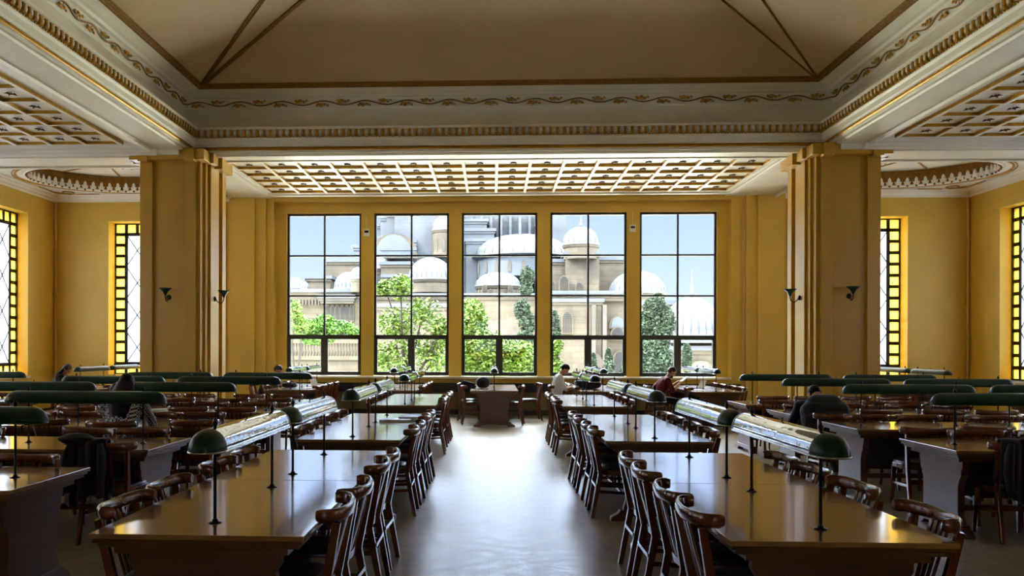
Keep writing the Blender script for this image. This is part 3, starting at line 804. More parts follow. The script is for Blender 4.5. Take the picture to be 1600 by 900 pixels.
LL = 1.45
def make_lamp(glare):
    def mk():
        root = empty('reading_lamp')
        hw, hh, zb = .082, .100, 1.118
        w = MB(); n = 16; rows = []
        ends = []
        for i in range(7):
            t = i / 6 * PI / 2; ends.append((-LL / 2 + .105 * (1 - math.cos(t)), math.sin(t) ** .8))
        stations = [(x, k) for x, k in ends] + [(x0, 1.0) for x0 in [-LL / 2 + .125] + [(-LL / 2 + .12) + (LL - .24) * j / 12 for j in range(1, 12)] + [LL / 2 - .125]] + [(-x, k) for x, k in reversed(ends)]
        vs = []; fs = []
        for x, k in stations:
            k = max(k, .02)
            for j in range(n + 1):
                a = PI * j / n
                vs.append((x, -hw * k * math.cos(a), zb + hh * k * math.sin(a) ** .85))
        m = n + 1
        for i in range(len(stations) - 1):
            for j in range(n): fs.append((i * m + j, i * m + j + 1, (i + 1) * m + j + 1, (i + 1) * m + j))
        body = 'enamel_pol' if glare else 'enamel'
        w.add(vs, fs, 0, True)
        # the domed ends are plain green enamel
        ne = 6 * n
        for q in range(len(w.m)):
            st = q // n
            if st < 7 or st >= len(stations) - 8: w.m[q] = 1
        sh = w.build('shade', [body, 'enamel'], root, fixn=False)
        so = sh.modifiers.new('thickness', 'SOLIDIFY'); so.thickness = .004; so.offset = -1
        rim = MB(); loop = []
        for x, k in stations: loop.append((x, -(hw + .004) * max(k, .15), zb))
        for x, k in reversed(stations): loop.append((x, (hw + .004) * max(k, .15), zb))
        rim.tube(loop + [loop[0]], .0055, 6, cap=False); rim.build('rim', body, root)
        for s in (-1, 1):
            p = MB(); p.tube([(s * .52, 0, .76), (s * .52, 0, zb + hh + .002)], .0085, 8)
            po = p.build('post', 'post', root)
            b = MB(); b.lathe((s * .52, 0, .76), [(.032, 0), (.032, .004), (.016, .008), (.012, .02)], 12); b.build('base', 'post', po)
            f = MB(); f.lathe((s * .52, 0, zb + hh - .002), [(.014, 0), (.008, .008), (.013, .018), (.015, .026), (.009, .036), (.006, .040), (.007, .046), (.002, .052)], 10); f.build('finial', 'post', root)
        f = MB(); f.lathe((0, 0, zb + hh - .002), [(.008, 0), (.004, .006), (.004, .018), (.007, .022), (.001, .028)], 8); f.build('knob', 'post', root)
        t = MB(); t.tube([(-.6, 0, zb + .055), (.6, 0, zb + .055)], .013, 8); t.build('tube_bulb', 'plastic', root)
        return root
    return mk
lamps_a = Stock(make_lamp(True)); lamps_b = Stock(make_lamp(False))

ORD = ['first', 'second', 'third', 'fourth', 'fifth', 'sixth', 'seventh', 'eighth']
CH_D = .285     # chair centre to the outside of its rail
def put_chair(x, y, rz, label, group, jit=1.0):
    rz += random.uniform(-.05, .05) * jit
    return chairs.put((x + random.uniform(-.008, .008), y + random.uniform(-.01, .01) * jit, 0), rz, label, 'chair', group)

# --- tables that run towards the windows
def long_table(cx_, y0, tname, ys_l, ys_r, lamp=True, stock=None, rot=0.0, rail_l=.10, rail_r=.12, skip_lamp=()):
    yc = y0 + TL / 2
    tables.put((cx_, yc, 0), PI / 2 + rot, 'brown library table, ' + tname, 'table', 'lengthwise reading tables')
    if lamp:
        for k, q in enumerate((.83 - .04, 2.40 - .04)):
            (stock or lamps_a).put((cx_, y0 + q, 0), PI / 2 + rot, 'green shaded lamp on the %s half of the %s' % (('near', 'far')[k], tname), 'lamp', 'lamps on the lengthwise tables')
    for side, ys in (('left', ys_l), ('right', ys_r)):
        for k, yy in enumerate(ys):
            pull = 0.0
            if isinstance(yy, tuple): yy, pull = yy
            if side == 'left': x = cx_ - TW / 2 - rail_l + CH_D - pull; rz = -PI / 2
            else: x = cx_ + TW / 2 + rail_r - CH_D + pull; rz = PI / 2
            put_chair(x, yy, rz, 'brown chair, %s from the front, %s side of %s' % (ORD[k], side, tname), 'chairs along the lengthwise tables')
S = lambda y0, a: [y0 + q for q in a]
LXC, RXC = -1.335, 1.545
long_table(LXC, 3.69, 'front table left of the aisle', [4.16, 4.76, 5.6, 6.2], [4.15, 4.75, 5.66, 6.2])
long_table(LXC, 7.66, 'second table left of the aisle', [8.1, 8.7, 9.6, 10.2], [8.13, 8.72, 9.7, 10.25])
long_table(LXC, 12.45, 'third table left of the aisle', [12.9, 13.5, 14.3, 14.9], [12.85, 13.4, 14.3, 14.95])
long_table(RXC, 3.72, 'front table right of the aisle', [4.15, 4.72, 5.5, 6.08], [4.12, 4.9, 5.55, 6.15])
long_table(RXC, 7.72, 'second table right of the aisle', [8.15, 8.72, 9.55, 10.15], [8.15, 8.8, 9.6, 10.2])
long_table(RXC, 12.42, 'third table right of the aisle', [12.85, 13.4, 14.2, 14.8], [12.85, 13.5, 14.3, 14.95])
Y4 = 17.0
long_table(-2.03, Y4, 'window table left of the centre', [17.4, 18.0, 18.9, 19.6], [17.4, 18.0, 18.9, 19.55])
long_table(2.28, Y4, 'window table right of the centre', [17.35, (17.95, .47), 18.6, 19.2], [17.4, 18.0, 18.9, 19.55])
long_table(-4.22, Y4, 'leftmost table below the big windows', [17.5, (18.2, .52), 19.3], [17.35, 17.85, 18.6, 19.3])
long_table(4.58, Y4, 'rightmost table below the big windows', [17.35, (17.98, .72), 19.2], [17.4, 17.95, 18.8, 19.5])
# central table
tables.put((.045, 17.1 + TL / 2, 0), PI / 2, 'central brown table at the end of the aisle', 'table', 'lengthwise reading tables')
for k, q in enumerate((.79, 2.36)): lamps_a.put((.045, 17.1 + q, 0), PI / 2, 'green lamp on the %s half of the central window table' % ('near', 'far')[k], 'lamp', 'lamps on the lengthwise tables')
for k, (x, y, rz) in enumerate(((-.27, 17.85, -PI / 2 + .1), (-.38, 18.8, -PI / 2 - .1))): put_chair(x - .1, y, rz, 'brown chair, %s on the left side of the central window table' % ('nearer', 'farther')[k], 'chairs along the lengthwise tables')
for k, (x, y, rz) in enumerate(((.40, 17.85, PI / 2 - .1), (.83, 19.0, PI / 2 + .15))): put_chair(x, y, rz, 'brown chair, %s on the right side of the central window table' % ('nearer', 'farther, pulled out')[k], 'chairs along the lengthwise tables')
# corner-bay tables
def bay_table(cx_, y0, tname, p):
    long_table(cx_, y0, tname, [y0 + .5, (y0 + p, .54 if cx_ < 0 else .1), y0 + 2.2], [y0 + .5, y0 + 1.3, y0 + 2.3], stock=lamps_b)
bay_table(-8.6, 16.75, 'table in the left corner bay', 1.3)
bay_table(9.0, 16.75, 'table in the right corner bay', 1.3)

# --- crosswise tables in the side aisles
def cross_table(x0, yc, tname, near, far, lamp=True, skip=()):
    """x0: left end"""
    xc = x0 + TL / 2
    tables.put((xc, yc, 0), 0, 'brown table, ' + tname, 'table', 'crosswise reading tables')
    for k in (0, 1):
        lamps_b.put((xc - .81 + 1.62 * k, yc, 0), 0, 'green lamp, %s half of the %s' % (('left', 'right')[k], tname), 'lamp', 'lamps on the crosswise tables')
    for side, us in (('near', near), ('far', far)):
        for k, u in enumerate(us):
            dy = TW / 2 + .10 - CH_D
            j = 0
            if isinstance(u, tuple): u, j = u
            y = yc - dy - j if side == 'near' else yc + dy + j
            rz = 0 if side == 'near' else PI
            put_chair(x0 + u, y, rz, 'brown chair, %s from left, %s side of %s' % (ORD[k], side, tname), 'chairs along the crosswise tables', 1.5)
base4 = [.50, 1.08, 1.98, 2.62]
def jl(l): return [u + random.uniform(-.06, .06) for u in l]
LX0 = -6.01
cross_table(LX0, 5.27, 'nearest crosswise table, left side', [], [.6, 1.4, 2.1, 2.66])
cross_table(LX0, 7.25, 'second crosswise table, left side', [.5, 1.2, (2.86, .08)], [.5, 1.1, 2.16, 2.69])
cross_table(LX0, 9.28, 'third crosswise table, left side', [.5, 1.2, (2.03, .22), 2.8], [.5, 1.1, 2.0, 2.58])
cross_table(LX0, 11.28, 'fourth crosswise table, left side', jl(base4), jl(base4))
cross_table(LX0, 13.27, 'fifth crosswise table, left side', jl(base4), jl(base4))
cross_table(-10.75, 13.27, 'rear crosswise table by left wall', jl(base4), jl(base4))
cross_table(-10.75, 11.28, 'front crosswise table by left wall', jl(base4), jl(base4))
RX = 3.90
cross_table(RX, 5.65, 'nearest crosswise table, right side', [], [.5, 1.2, 2.0, 2.6])
cross_table(RX, 7.68, 'second crosswise table, right side', [(.52, .02), 1.3, 2.2, 2.75], [.73, 1.35, 2.1, 2.65])
cross_table(RX, 9.58, 'third crosswise table, right side', [(.45, .55), (1.12, .38), 2.0, 2.6], [.55, 1.15, 1.95, 2.6])
cross_table(RX, 11.55, 'fourth crosswise table, right side', [(.27, .75), 1.15, 1.95, 2.6], [.5, 1.1, 1.95, 2.6])
cross_table(RX, 13.5, 'fifth crosswise table, right side', jl(base4), [.75, 1.35, 2.1, 2.7])
cross_table(8.35, 13.5, 'rear crosswise table by right wall', jl(base4), jl(base4))
cross_table(8.35, 11.55, 'front crosswise table by right wall', jl(base4), jl(base4))

# ------------------------------------------------------------ fittings on walls
def make_sconce():
    root = empty('wall_sconce')                     # local: wall at y=0, lamp sticks out to -y
    w = MB(); w.lathe((0, 0, 0), [(.05, 0), (.05, .012), (.02, .03)], 14); w.xf(Matrix.Rotation(PI / 2, 4, 'X')); w.build('wall_plate', 'post', root)
    w = MB(); w.tube([(0, -.02, 0), (0, -.05, -.05), (0, -.10, -.085), (0, -.16, -.06), (0, -.18, 0), (0, -.18, .03)], .009, 8); w.build('curved_arm', 'post', root)
    w = MB(); w.lathe((0, -.18, .03), [(.02, 0), (.024, .02), (.04, .05), (.07, .09), (.125, .135), (.12, .135), (.065, .10), (.02, .04)], 18); w.build('cone_shade', 'enamel', root)
    return root
sconces = Stock(make_sconce)
sc_g = 'green wall lamps on the columns'
sconces.put((-6.17, 15.62, 2.58), 0, 'green cone wall lamp on the front of the left column', 'wall lamp', sc_g)
sconces.put((-5.45, 16.12, 2.58), PI / 2, 'green cone wall lamp on the aisle side of the left column', 'wall lamp', sc_g)
sconces.put((6.55, 15.62, 2.6), 0, 'green cone wall lamp on the front of the right column', 'wall lamp', sc_g)
sconces.put((5.84, 16.12, 2.6), -PI / 2, 'green cone wall lamp on the aisle side of the right column', 'wall lamp', sc_g)
def make_thermo():
    root = empty('thermostat')
    w = MB(); w.box(-.075, .075, -.035, 0, -.09, .09); w.build('housing', 'plastic', root, bevel=.01)
    w = MB(); w.box(-.05, .05, -.038, -.034, 0, .055); w.build('display', 'screen', root)
    w = MB(); w.box(-.004, .004, -.012, 0, .09, .42); w.build('cable', 'plastic', root)
    return root
th = Stock(make_thermo)
th.put((at(572.5, 364, YB + .28)[0], YB + .28, at(572.5, 364, YB + .28)[2]), 0, 'white thermostat on the leftmost pier between windows', 'thermostat', 'thermostats between the windows')
th.put((at(988, 357, YB + .28)[0], YB + .28, at(988, 357, YB + .28)[2]), 0, 'white thermostat on the rightmost pier between windows', 'thermostat', 'thermostats between the windows')
def pipe(x, y, z0, z1, label, r=.022):
    root = empty('heating_pipe', (x, y, 0)); tag(root, label, 'pipe')
    w = MB(); w.tube([(0, 0, z0), (0, 0, z1)], r, 10); w.build('tube', 'cream_pipe', root)
    w = MB()
    for z in (z0 + .6, (z0 + z1) / 2, z1 - .7): w.lathe((0, 0, z), [(r + .006, 0), (r + .012, .01), (r + .012, .03), (r + .006, .04)], 10)
    w.build('collar', 'cream_pipe', root)
p_ = at(1162, 500, YB - .12); pipe(p_[0], YB - .10, 0, 5.25, 'thin painted pipe on the wall right of the big windows')
pipe(XL + .06, YB - .06, 0, 5.25, 'painted pipe in the corner left of the leaded window', .03)
pipe(XR - .06, YB - .06, 0, 5.25, 'painted pipe in the corner right of the leaded window', .03)

# ------------------------------------------------------------ bags, papers, coats
def soft(w, c, rx, ry, rz, p=.5, n=20, m=14, amp=.06, seed=0, mi=0):
    """soft superellipsoid with dents"""
    rnd = random.Random(seed); ph = [rnd.uniform(0, 6) for _ in range(4)]; vs = []
    for i in range(m + 1):
        a = -PI / 2 + PI * i / m; ca, sa = math.cos(a), math.sin(a)
        for k in range(n):
            t = 2 * PI * k / n; ct, st = math.cos(t), math.sin(t)
            e = lambda v: math.copysign(abs(v) ** p, v)
            d = 1 + amp * math.sin(3 * t + ph[0]) * ca + amp * math.sin(5 * a + ph[1]) + amp * .6 * math.sin(4 * t + 3 * a + ph[2])
            vs.append((c[0] + rx * e(ca) * e(ct) * d, c[1] + ry * e(ca) * e(st) * d, c[2] + rz * e(sa) * (1 + .3 * (d - 1))))
    fs = [(i * n + k, i * n + (k + 1) % n, (i + 1) * n + (k + 1) % n, (i + 1) * n + k) for i in range(m) for k in range(n)]
    w.add(vs, fs, mi, True)
def backpack(loc, rz, label, rx=.23, ry=.15, rz_=.12, seed=1):
    root = empty('backpack', loc, rz); tag(root, label, 'bag')
    w = MB(); soft(w, (0, 0, rz_), rx, ry, rz_, .6, seed=seed); w.build('bag_body', 'blackcloth', root)
    w = MB(); soft(w, (rx * .3, -ry * .55, rz_ * .9), rx * .6, ry * .55, rz_ * .75, .6, seed=seed + 3); w.build('front_pocket', 'navycloth', root)
    w = MB()
    w.tube([(-rx * .7, 0, rz_ * 1.7), (-rx * .95, -.02, rz_ * 2.2), (-rx * .5, -.03, rz_ * 2.35), (-rx * .1, 0, rz_ * 1.9)], .011, 7, flat=(1.6, .6)); w.build('strap', 'navycloth', root)
    w = MB(); w.tube([(rx * .1, .03, rz_ * 1.85), (rx * .4, .05, rz_ * 2.25), (rx * .75, .03, rz_ * 1.8), (rx * 1.05, -.02, rz_ * .8)], .011, 7, flat=(1.6, .6)); w.build('strap', 'navycloth', root)
    return root
# central table: round helmet-like bag with looped cords and a small bag hanging off to the left
root = empty('round_bag', (-.20, 18.1, .76)); tag(root, 'round dark bag with looped cords on the central window table', 'bag')
w = MB(); soft(w, (0, 0, .125), .155, .15, .122, .85, amp=.03, seed=4); w.build('bag_body', 'blackcloth', root)
for k in range(6):
    w = MB(); r = .05 + .017 * k
    w.tube([(.01 * k + r * math.cos(t), -.155 - .006 * k, .125 + r * .95 * math.sin(t)) for t in [2 * PI * q / 20 for q in range(21)]], .0045, 6, cap=False); w.build('cord_loop', 'frame', root)
w = MB(); w.tube([(-.14, -.04, .04), (-.22, -.08, .02), (-.30, -.06, .03)], .012, 7); w.build('strap', 'navycloth', root)
root = empty('pouch_bag', (-.53, 18.05, .76)); tag(root, 'small black slouching bag at the left edge of the central table', 'bag')
w = MB(); n0 = 0; soft(w, (0, 0, .075), .15, .08, .07, .6, amp=.08, seed=9); w.xf(Matrix.Rotation(.28, 4, 'Y'))
for i, v in enumerate(w.v): w.v[i] = (v[0], v[1], max(v[2], 0.0))
w.build('bag_body', 'blackcloth', root)
w = MB(); w.tube([(-.13, -.03, .12), (-.17, -.05, .17), (-.12, -.05, .18), (-.08, -.03, .15)], .01, 6); w.build('strap', 'navycloth', root)
backpack((2.05, 18.0, .76), .15, 'black backpack lying on table beside man in white shirt', .27, .2, .10, seed=6)
backpack((-4.42, 18.0, .76), 0, 'dark bag lying on the leftmost window table', .16, .12, .055, seed=12)
# strap bag on the third left crosswise table
root = empty('cloth_cap', (-3.15, 9.0, .76)); tag(root, 'small black cap with strap on table right of checked shirt', 'cap')
w = MB(); soft(w, (0, 0, .035), .10, .07, .033, .8, seed=3, amp=.04); w.build('crown', 'blackcloth', root)
w = MB(); w.tube([(-.14, 0, .01), (-.10, -.01, .06), (-.03, -.02, .095), (.05, -.02, .08), (.11, 0, .012)], .008, 6); w.build('strap', 'blackcloth', root)
root = empty('ink_bottle', (at(149, 663.5, 9.1)[0], 9.1, .76)); tag(root, 'tiny bottle with white cap on table left of checked shirt', 'bottle')
w = MB(); w.lathe((0, 0, 0), [(.016, 0), (.016, .03), (.009, .036)], 12); w.build('body', 'screen', root)
w = MB(); w.lathe((.03, 0, .012), [(.012, 0), (.013, .02), (.010, .026)], 12); w.build('cap', 'plastic', root)

def book(loc, rz, label, sx=.2, sy=.27, sz=.02, cover='kraft', name='notebook'):
    root = empty(name, loc, rz); tag(root, label, 'book')
    w = MB(); w.box(-sx / 2 + .004, sx / 2 - .004, -sy / 2 + .004, sy / 2 - .004, .002, sz - .002); w.build('pages', 'paper', root)
    w = MB(); w.box(-sx / 2, sx / 2, -sy / 2, sy / 2, 0, .0025); w.box(-sx / 2, sx / 2, -sy / 2, sy / 2, sz - .0025, sz); w.box(-sx / 2 - .001, -sx / 2 + .003, -sy / 2, sy / 2, 0, sz); w.build('cover', cover, root)
    return root
def at_table(u, v): 
    lo, hi = 1.0, 40.0
    for _ in range(50):
        m = (lo + hi) / 2
        if at(u, v, m)[2] > .76: lo = m; 
        else: hi = m
        # height rises with distance below the horizon
    return at(u, v, m)
p_ = at_table(618, 658.5); book((p_[0], p_[1], .76), .1, 'closed brown notebook on the second table left of aisle', .36, .26, .03, 'wood_tab')
p_ = at_table(640, 656.5); book((p_[0] + .02, p_[1], .76), -.1, 'thicker dark book beside the notebook on that table', .24, .3, .05, 'modesty', 'hardback_book')
def sheet(loc, rz, label, sx=.21, sy=.297, tilt=0.0, name='paper_sheet', cat='paper'):
    w = MB(); vs = []; n = 6
    for k in (0, .0012):
        for i in range(n + 1):
            for j in range(2):
                x = -sx / 2 + sx * i / n
                vs.append((x, -sy / 2 + sy * j, .001 + k + .004 * (i / n) ** 2))
    m = 2 * (n + 1); fs = []
    for i in range(n):
        a = 2 * i; fs += [(a, a + 2, a + 3, a + 1), (m + a, m + a + 1, m + a + 3, m + a + 2), (a, m + a, m + a + 2, a + 2), (a + 1, a + 3, m + a + 3, m + a + 1)]
    fs += [(0, 1, m + 1, m), (2 * n, m + 2 * n, m + 2 * n + 1, 2 * n + 1)]
    w.add(vs, fs); o = w.build(name, 'paper'); o.location = loc; o.rotation_euler = (tilt, 0, rz); tag(o, label, cat); return o
sheet((-3.95, 17.85, .762), .3, 'white sheet on the leftmost window table')
sheet((4.35, 17.75, .762), .5, 'white sheet on table in front of man in red')
# open papers / laptop-like folder standing on the right window table
def folder(loc, rz, label):
    root = empty('open_folder', loc, rz); tag(root, label, 'folder')
    w = MB(); w.box(-.09, .09, -.105, .105, 0, .006); w.build('base_leaf', 'denim', root)
    w = MB(); w.box(-.09, .09, -.003, .003, 0, .19); w.xf(Matrix.Translation((0, .105, .003)) @ Matrix.Rotation(-.45, 4, 'X')); w.build('upright_leaf', 'paper', root)
folder((4.52, 18.55, .76), -1.0, 'white open folder standing on the rightmost window table')
folder((-3.9, 18.5, .76), .9, 'white open folder standing on the leftmost window table')
# long pale ruler-like stick on the fourth left table
def stick(u, v, rz, label):
    p = at_table(u, v); root = empty('folded_paper', (p[0], p[1], .76), rz); tag(root, label, 'paper')
    w = MB(); w.box(-.24, .24, -.06, .06, 0, .004); w.build('lower_leaf', 'paper', root)
    w = MB(); w.box(-.24, .24, -.06, .06, 0, .003); w.xf(Matrix.Translation((0, 0, .008)) @ Matrix.Rotation(.06, 4, 'X')); w.build('upper_leaf', 'paper', root)
stick(266, 640, .5, 'pale folded paper on the fourth left crosswise table')
stick(350, 624.5, .2, 'pale folded paper on the fifth left crosswise table')

def coat(x, y, rz, label, w_=.40, front=.38, back=.46, seed=1, hood=False):
    """cloth hung over a chair's top rail; local frame is the chair's"""
    root = empty('jacket', (x, y, 0), rz); tag(root, label, 'jacket')
    rnd = random.Random(seed); m = MB(); nu, nv = 26, 34; vs = []
    ph = [rnd.uniform(0, 6) for _ in range(6)]
    for side in (0, 1):
        for j in range(nv + 1):
            t = j / nv; L = front + back + .10; s_ = t * L
            for i in range(nu + 1):
                u = -1 + 2 * i / nu; wid = w_ * .5 * (1 + .22 * abs(t - .45) * 2)
                fold = .018 * math.sin(5 * u + ph[0] + 2 * t) + .012 * math.sin(11 * u + ph[1] - 3 * t)
                rail_y = -.292 + .05 * (abs(u) ** 2)
                if s_ < front: yy = rail_y + .045 + fold; zz = .835 - (front - s_)
                elif s_ < front + .10:
                    a = (s_ - front) / .10 * PI; yy = rail_y + .045 * math.cos(a) + fold * math.cos(a); zz = .835 + .03 * math.sin(a)
                else: yy = rail_y - .045 - fold * 1.3 - .03 * (s_ - front - .1); zz = .835 - (s_ - front - .10)
                drop = .05 * math.sin(3 * u + ph[2]) if t > .9 or t < .08 else 0
                off = .012 if side else 0
                vs.append((u * wid, yy + (off if yy > rail_y else -off) * 1.0, zz + drop + (off if side and abs(zz - .835) < .04 else 0)))
    q = nu + 1; base = (nv + 1) * q; fs = []
    for j in range(nv):
        for i in range(nu):
            a = j * q + i
            fs.append((a, a + 1, a + q + 1, a + q)); a += base; fs.append((a, a + q, a + q + 1, a + 1))
    for j in range(nv):
        a = j * q; fs.append((a, a + q, base + a + q, base + a)); a += nu; fs.append((a, base + a, base + a + q, a + q))
    for i in range(nu):
        a = i; fs.append((a, base + a, base + a + 1, a + 1)); a = nv * q + i; fs.append((a, a + 1, base + a + 1, base + a))
    m.add(vs, fs, 0, True); m.build('jacket_body', 'blackcloth', root, fixn=True)
    for s in (-1, 1):
        c = MB(); c.tube([(s * w_ * .40, -.325, .835), (s * w_ * .47, -.35, .74), (s * w_ * .50, -.362, .62 + .03 * s), (s * w_ * .47, -.36, .50), (s * w_ * .44, -.352, .43 - .02 * s)], [.035, .05, .052, .043, .046], 10, flat=(1.0, .62)); c.build('sleeve', 'blackcloth', root)
    c = MB(); soft(c, (-.08 if not hood else .05, -.31, .868), .13, .075, .05, .8, seed=seed + 5, amp=.1); c.build('collar', 'blackcloth', root)
    return root
coat(LX0 + 2.86 - .11, 7.25 - (TW / 2 + .10 - CH_D) - .08, 0, 'black jacket hung on the pulled-out chair, left side', w_=.30, seed=2)
coat(RX + .52, 7.68 - (TW / 2 + .10 - CH_D) - .02, 0, 'black jacket on a chair at the right picture edge', w_=.42, seed=5, hood=True)

# ------------------------------------------------------------ people
def person(name_label, loc, rz, lean=.35, nod=.5, turn=0.0, hands=((-.16, .40), (.16, .40)), hand_z=.80, mats=('white', 'denim', 'skin', 'hair'), hair='short', seat=.49, shoulder=.185, bulk=1.0, hold=False, sleeve='short', knees=.44, foot=.40, beard=False, coat=False):
    root = empty('person', loc, rz); tag(root, name_label, 'person', 'people reading')
    bones = []          # (p, q, r0, r1, material)
    SK, SH, TR_ = 0, 1, 2
    B = lambda p, q, r0, r1, mi: bones.append((Vector(p), Vector(q), r0, r1, mi))
    pel = Vector((0, -.02, seat + .09)); up = Vector((0, math.sin(lean), math.cos(lean)))
    chest = pel + up * .30; neck = pel + Vector((0, math.sin(lean * 1.25), math.cos(lean * 1.25))) * .50
    hd = Vector((math.sin(turn) * math.sin(nod), math.cos(turn) * math.sin(nod), math.cos(nod)))
    head = neck + hd * .155
    for s in (-1, 1):
        B((s * .07, 0, seat + .07), (s * .075, .02, seat + .06), .10 * bulk, .10 * bulk, TR_)
        B((s * .08, .0, seat + .065), (s * .12, knees, seat + .02), .085, .062, TR_)
        B((s * .12, knees, seat + .01), (s * .12, foot, .10), .056, .040, TR_)
        B((s * .12, foot - .03, .045), (s * .13, foot + .15, .038), .042, .034, 3)
        shp = neck - up * .055 + Vector((s * shoulder, 0, 0))
        hx, hy = hands[0 if s < 0 else 1]
        hnd = Vector((hx, hy, hand_z + .02)); mid = (shp + hnd) / 2
        out = Vector((s * .55, -.25, -.9)).normalized(); Lh = (hnd - shp).length
        el = mid + out * math.sqrt(max(.0009, .285 ** 2 - (Lh / 2) ** 2))
        B(shp, el, .058 * bulk, .044 * bulk, SH)
        wr = el + (hnd - el) * .80
        B(el, wr, .042, .029, SK if sleeve == 'short' else SH)
        B(wr, hnd, .027, .026, SK)
        d = (hnd - wr).normalized(); side = Vector((d.y, -d.x, 0)).normalized()
        for k in range(4):
            b0 = hnd + side * (.011 - .0 + (k - 1.5) * .019 - .011); L_ = (.062, .072, .068, .052)[k]
            m1 = b0 + d * (L_ * .5) + Vector((0, 0, .004)); m2 = b0 + d * L_ * .95 + Vector((0, 0, -.014))
            B(b0, m1, .0105, .0095, SK); B(m1, m2, .0095, .008, SK)
        t0 = wr + d * .03 - side * s * -.02 * -1; th_ = hnd + d * .012 + side * (-s) * -.045 * 1.0
        B(t0, th_, .012, .0095, SK)
        B(neck - up * .05, shp, .065 * bulk, .062 * bulk, SH)
    B(pel, pel + up * .16, .125 * bulk, .118 * bulk, SH); 
    for s in (-.06, .06): B(pel + up * .10 + Vector((s, 0, 0)), neck - up * .12 + Vector((s * 1.3, 0, 0)), .105 * bulk, .105 * bulk, SH)
    B(pel + up * .10, neck - up * .12, .125 * bulk, .12 * bulk, SH)
    B(pel + up * .2 + Vector((0, -.02, 0)), neck - up * .10 + Vector((0, -.015, 0)), .12 * bulk, .105 * bulk, SH)
    if coat:
        for k, (hw_, r_) in enumerate(((.11, .15), (.14, .165), (.15, .155), (.10, .125))):
            c_ = pel + up * (.06 + .12 * k) + Vector((0, .02 - .03 * k, 0)); B(c_ - Vector((hw_, 0, 0)), c_ + Vector((hw_, 0, 0)), r_, r_, SH)
    B(neck - up * .04, head - hd * .05, .052, .05, SK)
    w = MB()
    for p, q, r0, r1, mi in bones: w.capsule(p, q, r0, r1, 14)
    # head with face, built upright facing +Y and then tipped
    n0 = len(w.v)
    w.ball((0, -.008, .02), .074, .092, .095, 20, 14); w.ball((0, .028, -.045), .055, .062, .062, 16, 10)
    w.ball((0, .060, -.085), .026, .026, .022, 10, 6)
    w.capsule((0, .086, .012), (0, .104, -.022), .010, .014, 8)
    for s in (-1, 1):
        w.ball((s * .076, -.008, -.005), .010, .020, .030, 8, 6); w.ball((s * .030, .078, .024), .018, .010, .008, 8, 5)
    w.ball((0, .084, -.052), .022, .010, .007, 8, 5)
    ax = Vector((0, 0, 1)).rotation_difference(hd).to_matrix().to_4x4()
    H_ = Matrix.Translation(head) @ ax @ Matrix.Rotation(-turn, 4, 'Z')
    w.xf(H_, n0)
    me = bpy.data.meshes.new('person_body'); me.from_pydata(w.v, [], w.f); me.update()
    o = bpy.data.objects.new('body', me); COL.objects.link(o); o.parent = root
    rm = o.modifiers.new('remesh', 'REMESH'); rm.mode = 'VOXEL'; rm.voxel_size = .0085
    sm = o.modifiers.new('smooth', 'SMOOTH'); sm.iterations = 8; sm.factor = .5
    dg = bpy.context.evaluated_depsgraph_get(); m2 = bpy.data.meshes.new_from_object(o.evaluated_get(dg)); o.modifiers.clear(); o.data = m2
    for k in (mats[2], mats[0], mats[1], 'shoe'): m2.materials.append(MT[k])
    def near(c):
        best = 9; bi = 0
        for p, q, r0, r1, mi in bones:
            d = q - p; t = max(0, min(1, (c - p).dot(d) / max(d.dot(d), 1e-9))); dist = (c - p - d * t).length - (r0 + (r1 - r0) * t)
            if dist < best: best = dist; bi = mi
        dh = (c - head).length
        if dh < .125 or (c - head).dot(hd) > -.06: return 0
        if bi == 0 and (c - neck).dot(hd) < .0 and (c - neck).length < .12: return 1
        return bi
    idx = [near(p.center) for p in m2.polygons]
    m2.polygons.foreach_set('material_index', idx); m2.polygons.foreach_set('use_smooth', [True] * len(idx))
    # eyes
    for s in (-1, 1):
        e = MB(); e.ball((s * .030, .082, .012), .011, .007, .0075, 8, 6); e.xf(H_); e.build('eye', 'screen', root)
    # hair
    h = MB(); vs = []; n, m = 24, 14; R_ = (.080, .098, .101)
    for i in range(m + 1):
        ph = PI * .80 * i / m
        for k in range(n):
            t = 2 * PI * k / n; front = max(0, math.sin(t))
            lim = PI * (.80 - .46 * front ** .7 if hair != 'hood' else .8)
            if hair == 'short': lim = PI * (.72 - .42 * front ** .4)
            p_h = min(ph, lim); b = 1 + .03 * math.sin(7 * t + 5 * p_h)
            vs.append((R_[0] * math.sin(p_h) * math.cos(t) * b, -.010 + R_[1] * math.sin(p_h) * math.sin(t) * b, .022 + R_[2] * math.cos(p_h) * b))
    fs = [(i * n + k, i * n + (k + 1) % n, (i + 1) * n + (k + 1) % n, (i + 1) * n + k) for i in range(m) for k in range(n)]
    h.add(vs, fs, 0, True); h.xf(H_)
    if hair == 'long':
        vs = []; n2, m2_ = 16, 12
        top = H_ @ Vector((0, -.045, .03)); mid = neck + Vector((0, -.085, .0)); end = neck - up * .26 + Vector((0, -.135, 0))
        for i in range(m2_ + 1):
            t = i / m2_; c_ = top * (1 - t) ** 2 + mid * 2 * t * (1 - t) + end * t * t
            wd = (.083 + .05 * math.sin(PI * min(1, t * 1.1)) ** 1) * (1 if t < .92 else .8); th = .062 * (1 - .45 * t)
            for k in range(n2):
                q = 2 * PI * k / n2; vs.append(c_ + Vector((wd * math.cos(q), th * math.sin(q), .01 * math.sin(3 * q))))
        h.add(vs, [(i * n2 + k, i * n2 + (k + 1) % n2, (i + 1) * n2 + (k + 1) % n2, (i + 1) * n2 + k) for i in range(m2_) for k in range(n2)] + [tuple(range(n2 * m2_, n2 * m2_ + n2))], 0, True)
    ho = h.build('hair', mats[3], root, fixn=False)
